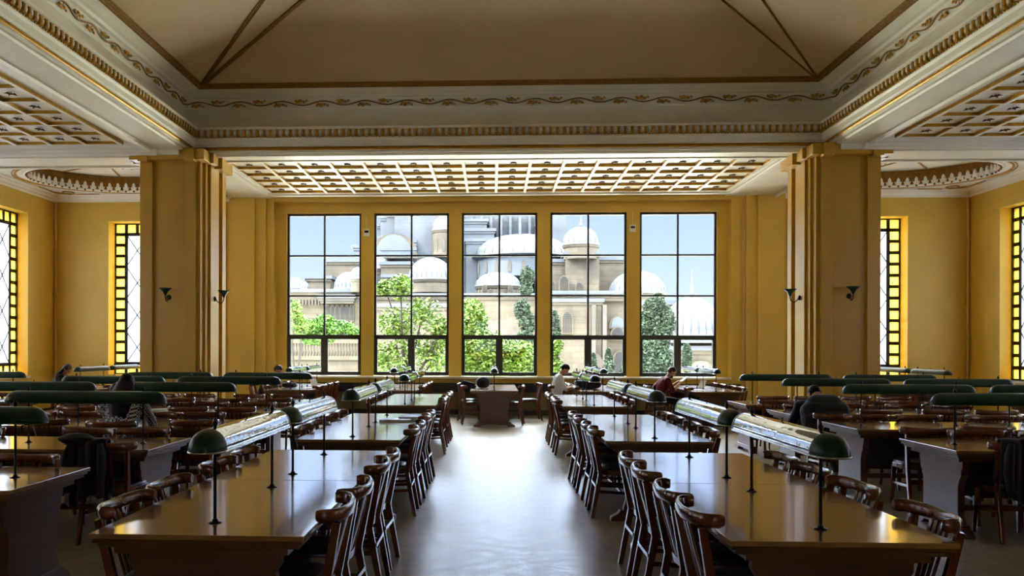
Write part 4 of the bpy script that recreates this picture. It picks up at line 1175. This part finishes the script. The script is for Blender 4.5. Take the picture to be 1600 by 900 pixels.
    if beard:
        b = MB(); b.ball((0, .048, -.075), .048, .050, .042, 14, 9); b.xf(H_); b.build('beard', mats[3], root)
    if hold:
        s_ = MB(); c = (Vector((hands[0][0], hands[0][1], 0)) + Vector((hands[1][0], hands[1][1], 0))) / 2
        s_.box(-.11, .11, -.004, .004, -.02, .17); s_.xf(Matrix.Translation((c.x, c.y + .03, hand_z + .03)) @ Matrix.Rotation(-.9, 4, 'X'))
        so = s_.build('held_papers', 'paper'); so.parent = None
        so.matrix_world = Matrix.Translation(loc) @ Matrix.Rotation(rz, 4, 'Z'); tag(so, 'white papers held by the man in the red shirt', 'paper')
    return root
cr = TW / 2 + .10 - CH_D
person('person in checked shirt, long black hair, back turned, writing', (LX0 + 2.03, 9.28 - cr - .24, 0), .0, lean=.22, nod=.35, mats=('check', 'denim', 'skin', 'hair'), hair='long', hands=((-.14, .52), (.13, .52)), shoulder=.20, bulk=1.08, sleeve='long')
person('person in dark jacket hunched over table, back turned, right side', (4.17, 11.55 - cr - .72, 0), .0, lean=.62, nod=.9, mats=('navycloth', 'denim', 'skin', 'hair'), hair='short', hands=((-.15, .60), (.15, .60)), shoulder=.235, bulk=1.3, sleeve='long', foot=.08, knees=.42, coat=True)
person('man in white T-shirt reading in profile below the window', (1.40, 17.95, 0), -PI / 2, lean=.10, nod=.85, mats=('white', 'denim', 'skin', 'hair'), hands=((-.12, .36), (.12, .38)), hand_z=.80)
person('bearded man in dark red shirt holding papers', (3.50, 17.98, 0), -PI / 2, lean=.42, nod=.75, mats=('red', 'denim', 'skin', 'hairb'), hands=((-.12, .50), (.12, .50)), hand_z=.90, hold=True, beard=True, shoulder=.2, bulk=1.1)
person('person in black with dark hair, seated left of window', (-5.07, 18.2, 0), -PI / 2, lean=.42, nod=.75, mats=('blackcloth', 'denim', 'skin', 'hairb'), hair='short', hands=((-.14, .40), (.14, .40)), sleeve='long')
person('person with very long dark hair reading in the left corner bay', (-9.75, 18.05, 0), -PI / 2, lean=.40, nod=.70, mats=('blackcloth', 'denim', 'skin', 'hairb'), hair='long', hands=((-.14, .46), (.14, .46)), sleeve='long')

# ------------------------------------------------------------ outside
w = MB(); w.box(-160, 160, YB + 6, 260, -3.2, -3.0); w.build('ground', 'grass', struct=True)
class Px:
    """builds shapes of the far building from picture positions at a stated distance"""
    def __init__(s, name, label, cat): s.root = empty(name, (0, 90, -3)); tag(s.root, label, cat)
    def done(s, w, name, mats, bevel=0):
        w.xf(Matrix.Translation(-s.root.location)); return w.build(name, mats, s.root, fixn=True)
    def block(s, u0, v0, u1, v1, Y, depth, mat='stone', name='wall_block', base=None, cornice=True):
        a = at(u0, v0, Y); b = at(u1, v1, Y); z0 = b[2] if base is None else base
        w = MB(); w.box(a[0], b[0], Y, Y + depth, z0, a[2])
        if cornice:
            t = .22
            w.box(a[0] - t, b[0] + t, Y - t, Y + depth + t, a[2] - .12, a[2] + .22, 1); w.box(a[0] - t * .5, b[0] + t * .5, Y - t * .5, Y, a[2] - .4, a[2] - .12, 0)
        return s.done(w, name, [mat, 'leadwhite'])
    def dome(s, cu, base_v, top_v, ru, Y, mat='leadroof', ribs=24, drum=0, drum_mat='stone', windows=False, finial=False, name='dome'):
        c = at(cu, base_v, Y); r = abs(at(cu + ru, base_v, Y)[0] - c[0]); h = at(cu, top_v, Y)[2] - c[2]
        yc = Y + r; w = MB(); n = ribs * 2 if ribs * 2 >= 32 else 32
        prof = [(r * 1.06, -.12), (r * 1.06, .05), (r, .08)] + [(r * math.cos(t), .08 + (h - .08) * math.sin(t)) for t in [PI / 2 * i / 12 for i in range(1, 12)]] + [(r * .03, h)]
        w.lathe((c[0], yc, c[2]), prof, n)
        for k in range(ribs):
            a = 2 * PI * k / ribs
            if math.sin(a) > .35: continue
            w.tube([(c[0] + r * 1.003 * math.cos(t) * math.cos(a), yc + r * 1.003 * math.cos(t) * math.sin(a), c[2] + .08 + (h - .08) * math.sin(t)) for t in [PI / 2 * i / 10 for i in range(10)]], r * .012 + .03, 4, 1)
        if finial: w.lathe((c[0], yc, c[2] + h), [(.12, 0), (.22, .25), (.08, .5), (.16, .8), (.06, 1.1), (.10, 1.35), (.03, 1.6), (.02, 2.2)], 8, 1)
        s.done(w, name, [mat, 'leaddark'])
        if drum:
            zb = at(cu, base_v + drum, Y)[2]; d = MB(); d.lathe((c[0], yc, zb), [(r * .98, 0), (r * .98, c[2] - zb - .1)], n)
            d.lathe((c[0], yc, c[2] - .4), [(r * 1.02, 0), (r * 1.08, .25)], n)
            if windows:
                for k in range(windows):
                    a = PI + PI * (k + .5) / windows
                    px_, py_ = c[0] + r * .985 * math.cos(a), yc + r * .985 * math.sin(a)
                    hh = (c[2] - zb) * .55; ww = min(r * 2 / windows * .42, hh * .5); R = Matrix.Rotation(a + PI / 2, 3, 'Z')
                    pr = [(-ww / 2, 0), (-ww / 2, hh * .7), (0, hh), (ww / 2, hh * .7), (ww / 2, 0)]
                    q = [Vector((px_, py_, zb + hh * .3)) + R @ Vector((u, -.03, v)) for u, v in pr]; d.add(q, [(0, 1, 2, 3, 4)], 1)
                    for g in range(3):
                        for hgt in (0, 1):
                            pass
            s.done(d, 'drum', [drum_mat, 'stone_dk'])
    def arch(s, cu, v0, v1, wu, Y, name='arched_window', lattice=True, mat='void'):
        a = at(cu - wu / 2, v1, Y); b = at(cu + wu / 2, v0, Y); W_ = b[0] - a[0]; z0, z1 = a[2], b[2]; xm = (a[0] + b[0]) / 2; sp = max(z1 - W_ * .75, z0 + .1)
        def poly(k, e): 
            pts = [(xm - W_ / 2 * k, z0 - e), (xm - W_ / 2 * k, sp)]
            for i in range(1, 8): t = PI - PI * i / 8; pts.append((xm + W_ / 2 * k * math.cos(t), sp + (z1 + e - sp) * math.sin(t) ** .9))
            return pts + [(xm + W_ / 2 * k, sp), (xm + W_ / 2 * k, z0 - e)]
        w = MB(); w.prism(poly(1.35, .12), Y - .10, Y + .05, 0); w.prism(poly(1.0, 0), Y - .13, Y + .02, 1)
        if lattice:
            st = W_ / 5; k = z0 + st * .5
            while k < z1 - st * .6:
                w.box(xm - W_ * .46, xm + W_ * .46, Y - .16, Y - .12, k - .02, k + .02, 0); k += st
            for i in range(1, 5): w.box(a[0] + W_ * i / 5 - .02, a[0] + W_ * i / 5 + .02, Y - .16, Y - .12, z0, sp, 0)
        s.done(w, name, ['stone', mat])
m_ = Px('mosque', 'pale domed stone mosque behind the trees outside the windows', 'building')
# great central mass: stepped slate-lead roofs climbing out of view
m_.block(640, 240, 884, 470, 104, 26, 'leaddark', 'central_mass', base=-3)
m_.block(662, 315, 864, 470, 101.5, 4, 'leaddark', 'stepped_roof', base=-3)
for i, (u0, v0, u1) in enumerate(((586, 352, 660), (594, 340, 668), (604, 334, 676), (616, 300, 690), (640, 352, 735), (716, 345, 760), (722, 360, 772), (728, 376, 790), (838, 352, 872), (856, 300, 885))):
    m_.block(u0, v0, u1, 420, 100 - (i % 4) * 1.3, 6, 'leaddark' if i != 1 else 'leadroof', 'stepped_roof', base=0)
for k in range(13):
    u = 690 + k * 15; m_.block(u, 335, u + 4, 410, 99.6 + (k % 2), 2, 'leadroof', 'buttress', base=4, cornice=False)
for k in range(4): m_.block(588 + k * 3, 372 + 6 * k, 648, 380 + 6 * k, 96.5 - k * .5, 3, 'leadroof', 'stepped_roof')
m_.arch(615, 366, 402, 56, 95, 'great_arch', lattice=False, mat='leadroof')
m_.dome(818, 394, 357, 80, 92, 'leadwhite', 28, drum=36, drum_mat='leadroof', windows=11, name='half_dome')
m_.dome(693, 357, 334, 19, 94, 'leadroof', 16, drum=42, windows=5, name='turret_dome')
m_.dome(910, 379, 351, 28, 88, 'leadwhite', 18, drum=24, finial=True, name='turret_dome')
m_.block(884, 396, 936, 470, 89, 8, 'stone', base=-3)
m_.block(862, 408, 900, 470, 90, 6, 'stone', base=-3)
m_.block(930, 405, 985, 470, 91, 8, 'stone', base=-3)
m_.dome(588, 418, 398, 16, 93, 'leadroof', 14, drum=10)
m_.block(595, 412, 642, 445, 90, 5, 'stone'); m_.block(598, 432, 640, 470, 88, 5, 'stone_dk', base=-3)
m_.dome(670, 434, 399, 35, 84, 'leadwhite', 26, drum=22, windows=0)
m_.dome(778, 444, 423, 35, 84, 'leadwhite', 22, drum=16, windows=9)
m_.dome(1003, 456, 420, 45, 86, 'leadroof', 26, drum=16)
m_.block(448, 455, 590, 620, 84, 10, 'stone', base=-3)
m_.block(478, 434, 516, 458, 88, 6, 'stone'); m_.block(508, 408, 562, 460, 90, 7, 'stone'); m_.block(552, 386, 566, 460, 93, 5, 'leadroof')
m_.dome(540, 450, 424, 22, 85.5, 'leadroof', 20, drum=8); m_.dome(556, 434, 417, 10, 83, 'leaddark', 12, drum=22)
m_.dome(457, 449, 433, 15, 86, 'leadroof', 16, drum=6); m_.dome(474, 452, 440, 7, 85, 'leadwhite', 10, drum=5)
m_.block(583, 462, 1000, 640, 80, 12, 'stone', 'lower_facade', base=-3)
m_.block(583, 478, 720, 640, 79, 1.2, 'stone', 'lower_facade', base=-3)
m_.block(846, 470, 940, 640, 78.8, 1.4, 'stone', 'lower_facade', base=-3)
for u in (925, 942): m_.block(u, 476, u + 6, 640, 78.4, 1, 'stone_dk', 'pier', base=-3, cornice=False)
for u, v0, v1, w_ in ((886, 488, 520, 14), (866, 492, 520, 8), (928, 492, 520, 8)): m_.arch(u, v0, v1, w_, 78.7)
for u, v0, v1, w_ in ((881, 432, 456, 12), (905, 442, 458, 10), (862, 440, 456, 8), (757, 446, 456, 6), (797, 446, 456, 6)): m_.arch(u, v0, v1, w_, 79.7 if v1 > 460 else 88.7 if u > 850 else 83.9)
m_.block(846, 458, 1000, 470, 79.5, 1, 'stone', 'lead_ledge')
m_.arch(965, 495, 512, 20, 79.8, 'portal_arch', lattice=False, mat='leadroof'); m_.arch(965, 512, 530, 18, 79.6, 'portal_arch', lattice=False); m_.arch(928, 553, 590, 20, 78.7, 'portal_arch', lattice=False, mat='stone_dk'); m_.arch(968, 550, 590, 16, 79.7, 'portal_arch', lattice=False)
for k in range(6): m_.arch(512 + k * 7.5, 478, 500, 5, 83.8, 'arcade_arch', lattice=False)
m_.block(500, 464, 552, 474, 83.2, 1, 'stone_dk', 'arcade_eaves')
for k in range(11): m_.block(452 + k * 5, 468, 453.6 + k * 5, 476, 83.5, .6, 'stone_dk', 'baluster', cornice=False)
t_ = Px('tomb', 'round grey-domed tomb at the right edge of the windows', 'building')
t_.dome(1092, 524, 462, 48, 62, 'leadwhite', 24, drum=80, finial=True)
t_.block(1050, 527, 1140, 534, 60.8, 3, 'leadroof', 'cornice_band'); t_.block(1052, 545, 1140, 620, 61.4, 3, 'stone', 'lower_wall', base=-3)
t_.arch(1095, 566, 600, 36, 61.2, 'portal_arch', lattice=False, mat='leadroof'); t_.block(1010, 474, 1070, 560, 66, 4, 'stone', 'side_wall', base=-3)
# balustrade wall at lower left
root = empty('balustrade', (0, 52, -3)); tag(root, 'white stone balustrade on a wall seen low in the left window', 'balustrade')
a = at(446, 556, 52); b = at(566, 556, 52); a2 = at(446, 531, 52)
w = MB(); w.box(a[0], b[0], 52, 52.5, -3, a[2]); w.box(a[0] - .1, b[0] + .1, 51.85, 52.6, a[2] - .25, a[2]); w.xf(Matrix.Translation((0, -52, 3))); w.build('base_wall', 'stone', root)
w = MB(); w.box(a[0], b[0], 51.95, 52.45, a2[2] - .22, a2[2]); w.xf(Matrix.Translation((0, -52, 3))); w.build('coping', 'stone', root)
nb = 26
for k in range(nb):
    x = a[0] + (b[0] - a[0]) * (k + .5) / nb; h = a2[2] - .22 - a[2]
    w = MB(); w.lathe((x, .2, a[2] + 3), [(.05, 0), (.09, h * .25), (.045, h * .6), (.07, h)], 8); w.build('baluster', 'stone', root)
w = MB(); w.box(a[0], b[0], 51.9, 52, -3, -1.0); w.xf(Matrix.Translation((0, -52, 3))); w.build('plinth', 'stone_dk', root)

def leafcloud(w, centers, n, size, rnd, upb=.4):
    for _ in range(n):
        c, r = centers[rnd.randrange(len(centers))]
        d = Vector((rnd.gauss(0, 1), rnd.gauss(0, 1), rnd.gauss(0, 1))).normalized() * (rnd.random() ** .45)
        p = Vector(c) + Vector((d.x * r[0], d.y * r[1], d.z * r[2]))
        a = Vector((rnd.gauss(0, 1), rnd.gauss(0, 1), rnd.gauss(0, .6))).normalized(); b = a.cross(Vector((rnd.gauss(0, 1), rnd.gauss(0, 1), rnd.gauss(0, 1)))).normalized()
        s = size * rnd.uniform(.6, 1.3); up = a.cross(b) * s * .15
        w.add([p - a * s, p + b * s * .5 + up, p + a * s, p - b * s * .5 + up], [(0, 1, 2), (0, 2, 3)])
def tree(name, label, Y, trunk, blobs, n, size, leaf, seed, twig=40, twr=.02, depth=.8):
    """trunk: pixel column and base; blobs: (u, v, radius u, radius v) in the picture at distance Y"""
    rnd = random.Random(seed); b0 = at(trunk[0], trunk[1], Y)
    root = empty(name, (b0[0], Y, -3)); tag(root, label, 'tree', 'trees outside the windows')
    cs = []
    for u, v, ru, rv in blobs:
        c = at(u, v, Y); r = at(u + ru, v - rv, Y); yy = rnd.uniform(-.5, .5) * depth
        cs.append(((c[0] - b0[0], yy, c[2] + 3), (r[0] - c[0], (r[0] - c[0]) * depth, r[2] - c[2])))
    w = MB(); top = Vector((0, 0, b0[2] + 3))
    w.tube([(0, 0, 0), (0.02, .03, top.z * .5), top], [.22 * Y / 40, .17 * Y / 40, .12 * Y / 40], 8)
    for c, r in cs:
        c = Vector(c); mid = (top + c) / 2 + Vector((rnd.uniform(-.2, .2), rnd.uniform(-.2, .2), rnd.uniform(0, .3)))
        w.tube([top, mid, c], [.07, .045, .025], 6)
        for k in range(max(2, twig // len(cs))):
            q = c + Vector((rnd.uniform(-1, 1) * r[0], rnd.uniform(-1, 1) * r[1], rnd.uniform(-1, 1) * r[2]))
            w.tube([c, (c + q) / 2 + Vector((rnd.uniform(-.1, .1), 0, rnd.uniform(0, .12))), q], [twr, twr * .8, twr * .4], 4)
    w.build('trunk', 'bark', root, fixn=False)
    w = MB(); leafcloud(w, cs, n, size, rnd); w.build('foliage', leaf, root, fixn=False)
tree('leafy_tree', 'bright green tree low in the leftmost window', 46, (505, 540), [(480, 512, 24, 14), (505, 506, 22, 15), (530, 514, 24, 14), (555, 520, 12, 10), (495, 530, 30, 9)], 9000, .10, 'leaf2', 1)
tree('leafy_tree', 'thin pinkish-green tree at the left edge of the windows', 44, (462, 600), [(460, 490, 12, 24), (468, 510, 12, 20)], 900, .09, 'leaf', 2, twig=40)
tree('leafy_tree', 'sparse budding tree with bare branches in the second window', 30, (640, 640), [(600, 560, 26, 28), (640, 545, 36, 34), (680, 560, 26, 30), (615, 505, 28, 26), (660, 490, 34, 28), (690, 520, 20, 26), (628, 450, 20, 22), (600, 450, 14, 14)], 5200, .085, 'leaf', 3, twig=190, twr=.016)
tree('leafy_tree', 'dense fresh green tree in the middle window', 32, (770, 640), [(735, 560, 24, 30), (770, 570, 30, 26), (810, 565, 30, 28), (740, 505, 24, 32), (760, 540, 34, 26), (800, 545, 34, 16), (735, 478, 18, 12), (845, 560, 26, 22)], 15000, .085, 'leaf', 4, twig=110, twr=.016)
tree('leafy_tree', 'leafy branch at the left of the fourth window', 31, (875, 640), [(868, 540, 13, 16), (865, 572, 16, 18)], 1500, .08, 'leaf', 5, twig=26)
tree('cypress', 'dark green two-tiered conifer in the third window', 60, (822, 600), [(824, 432, 11, 17), (822, 452, 10, 10), (816, 485, 13, 17), (824, 505, 14, 18), (820, 530, 14, 14)], 9000, .13, 'conifer', 6)
tree('cypress', 'grey-green conifer behind the fourth window pier', 60, (866, 600), [(864, 500, 9, 16), (866, 520, 10, 18)], 3500, .13, 'conifer', 7)
tree('cypress', 'large grey-green conifer in the rightmost window', 50, (1026, 620), [(1022, 480, 18, 16), (1012, 510, 20, 26), (1036, 505, 18, 28), (1024, 545, 26, 26), (1015, 575, 24, 20), (1040, 570, 20, 22), (1030, 465, 9, 8), (1072, 560, 7, 24)], 26000, .11, 'conifer', 8)
for i, (u, v, ru, rv) in enumerate(((928, 570, 6, 18), (951, 566, 9, 22), (976, 575, 7, 20))):
    tree('cypress', 'small %s cypress low in the fourth window' % ('left', 'middle', 'right')[i], 58, (u, 620), [(u, v + rv * .4, ru, rv * .6), (u, v - rv * .2, ru * .7, rv * .5), (u, v - rv * .7, ru * .35, rv * .3)], 2600, .12, 'conifer', 20 + i, twig=9)
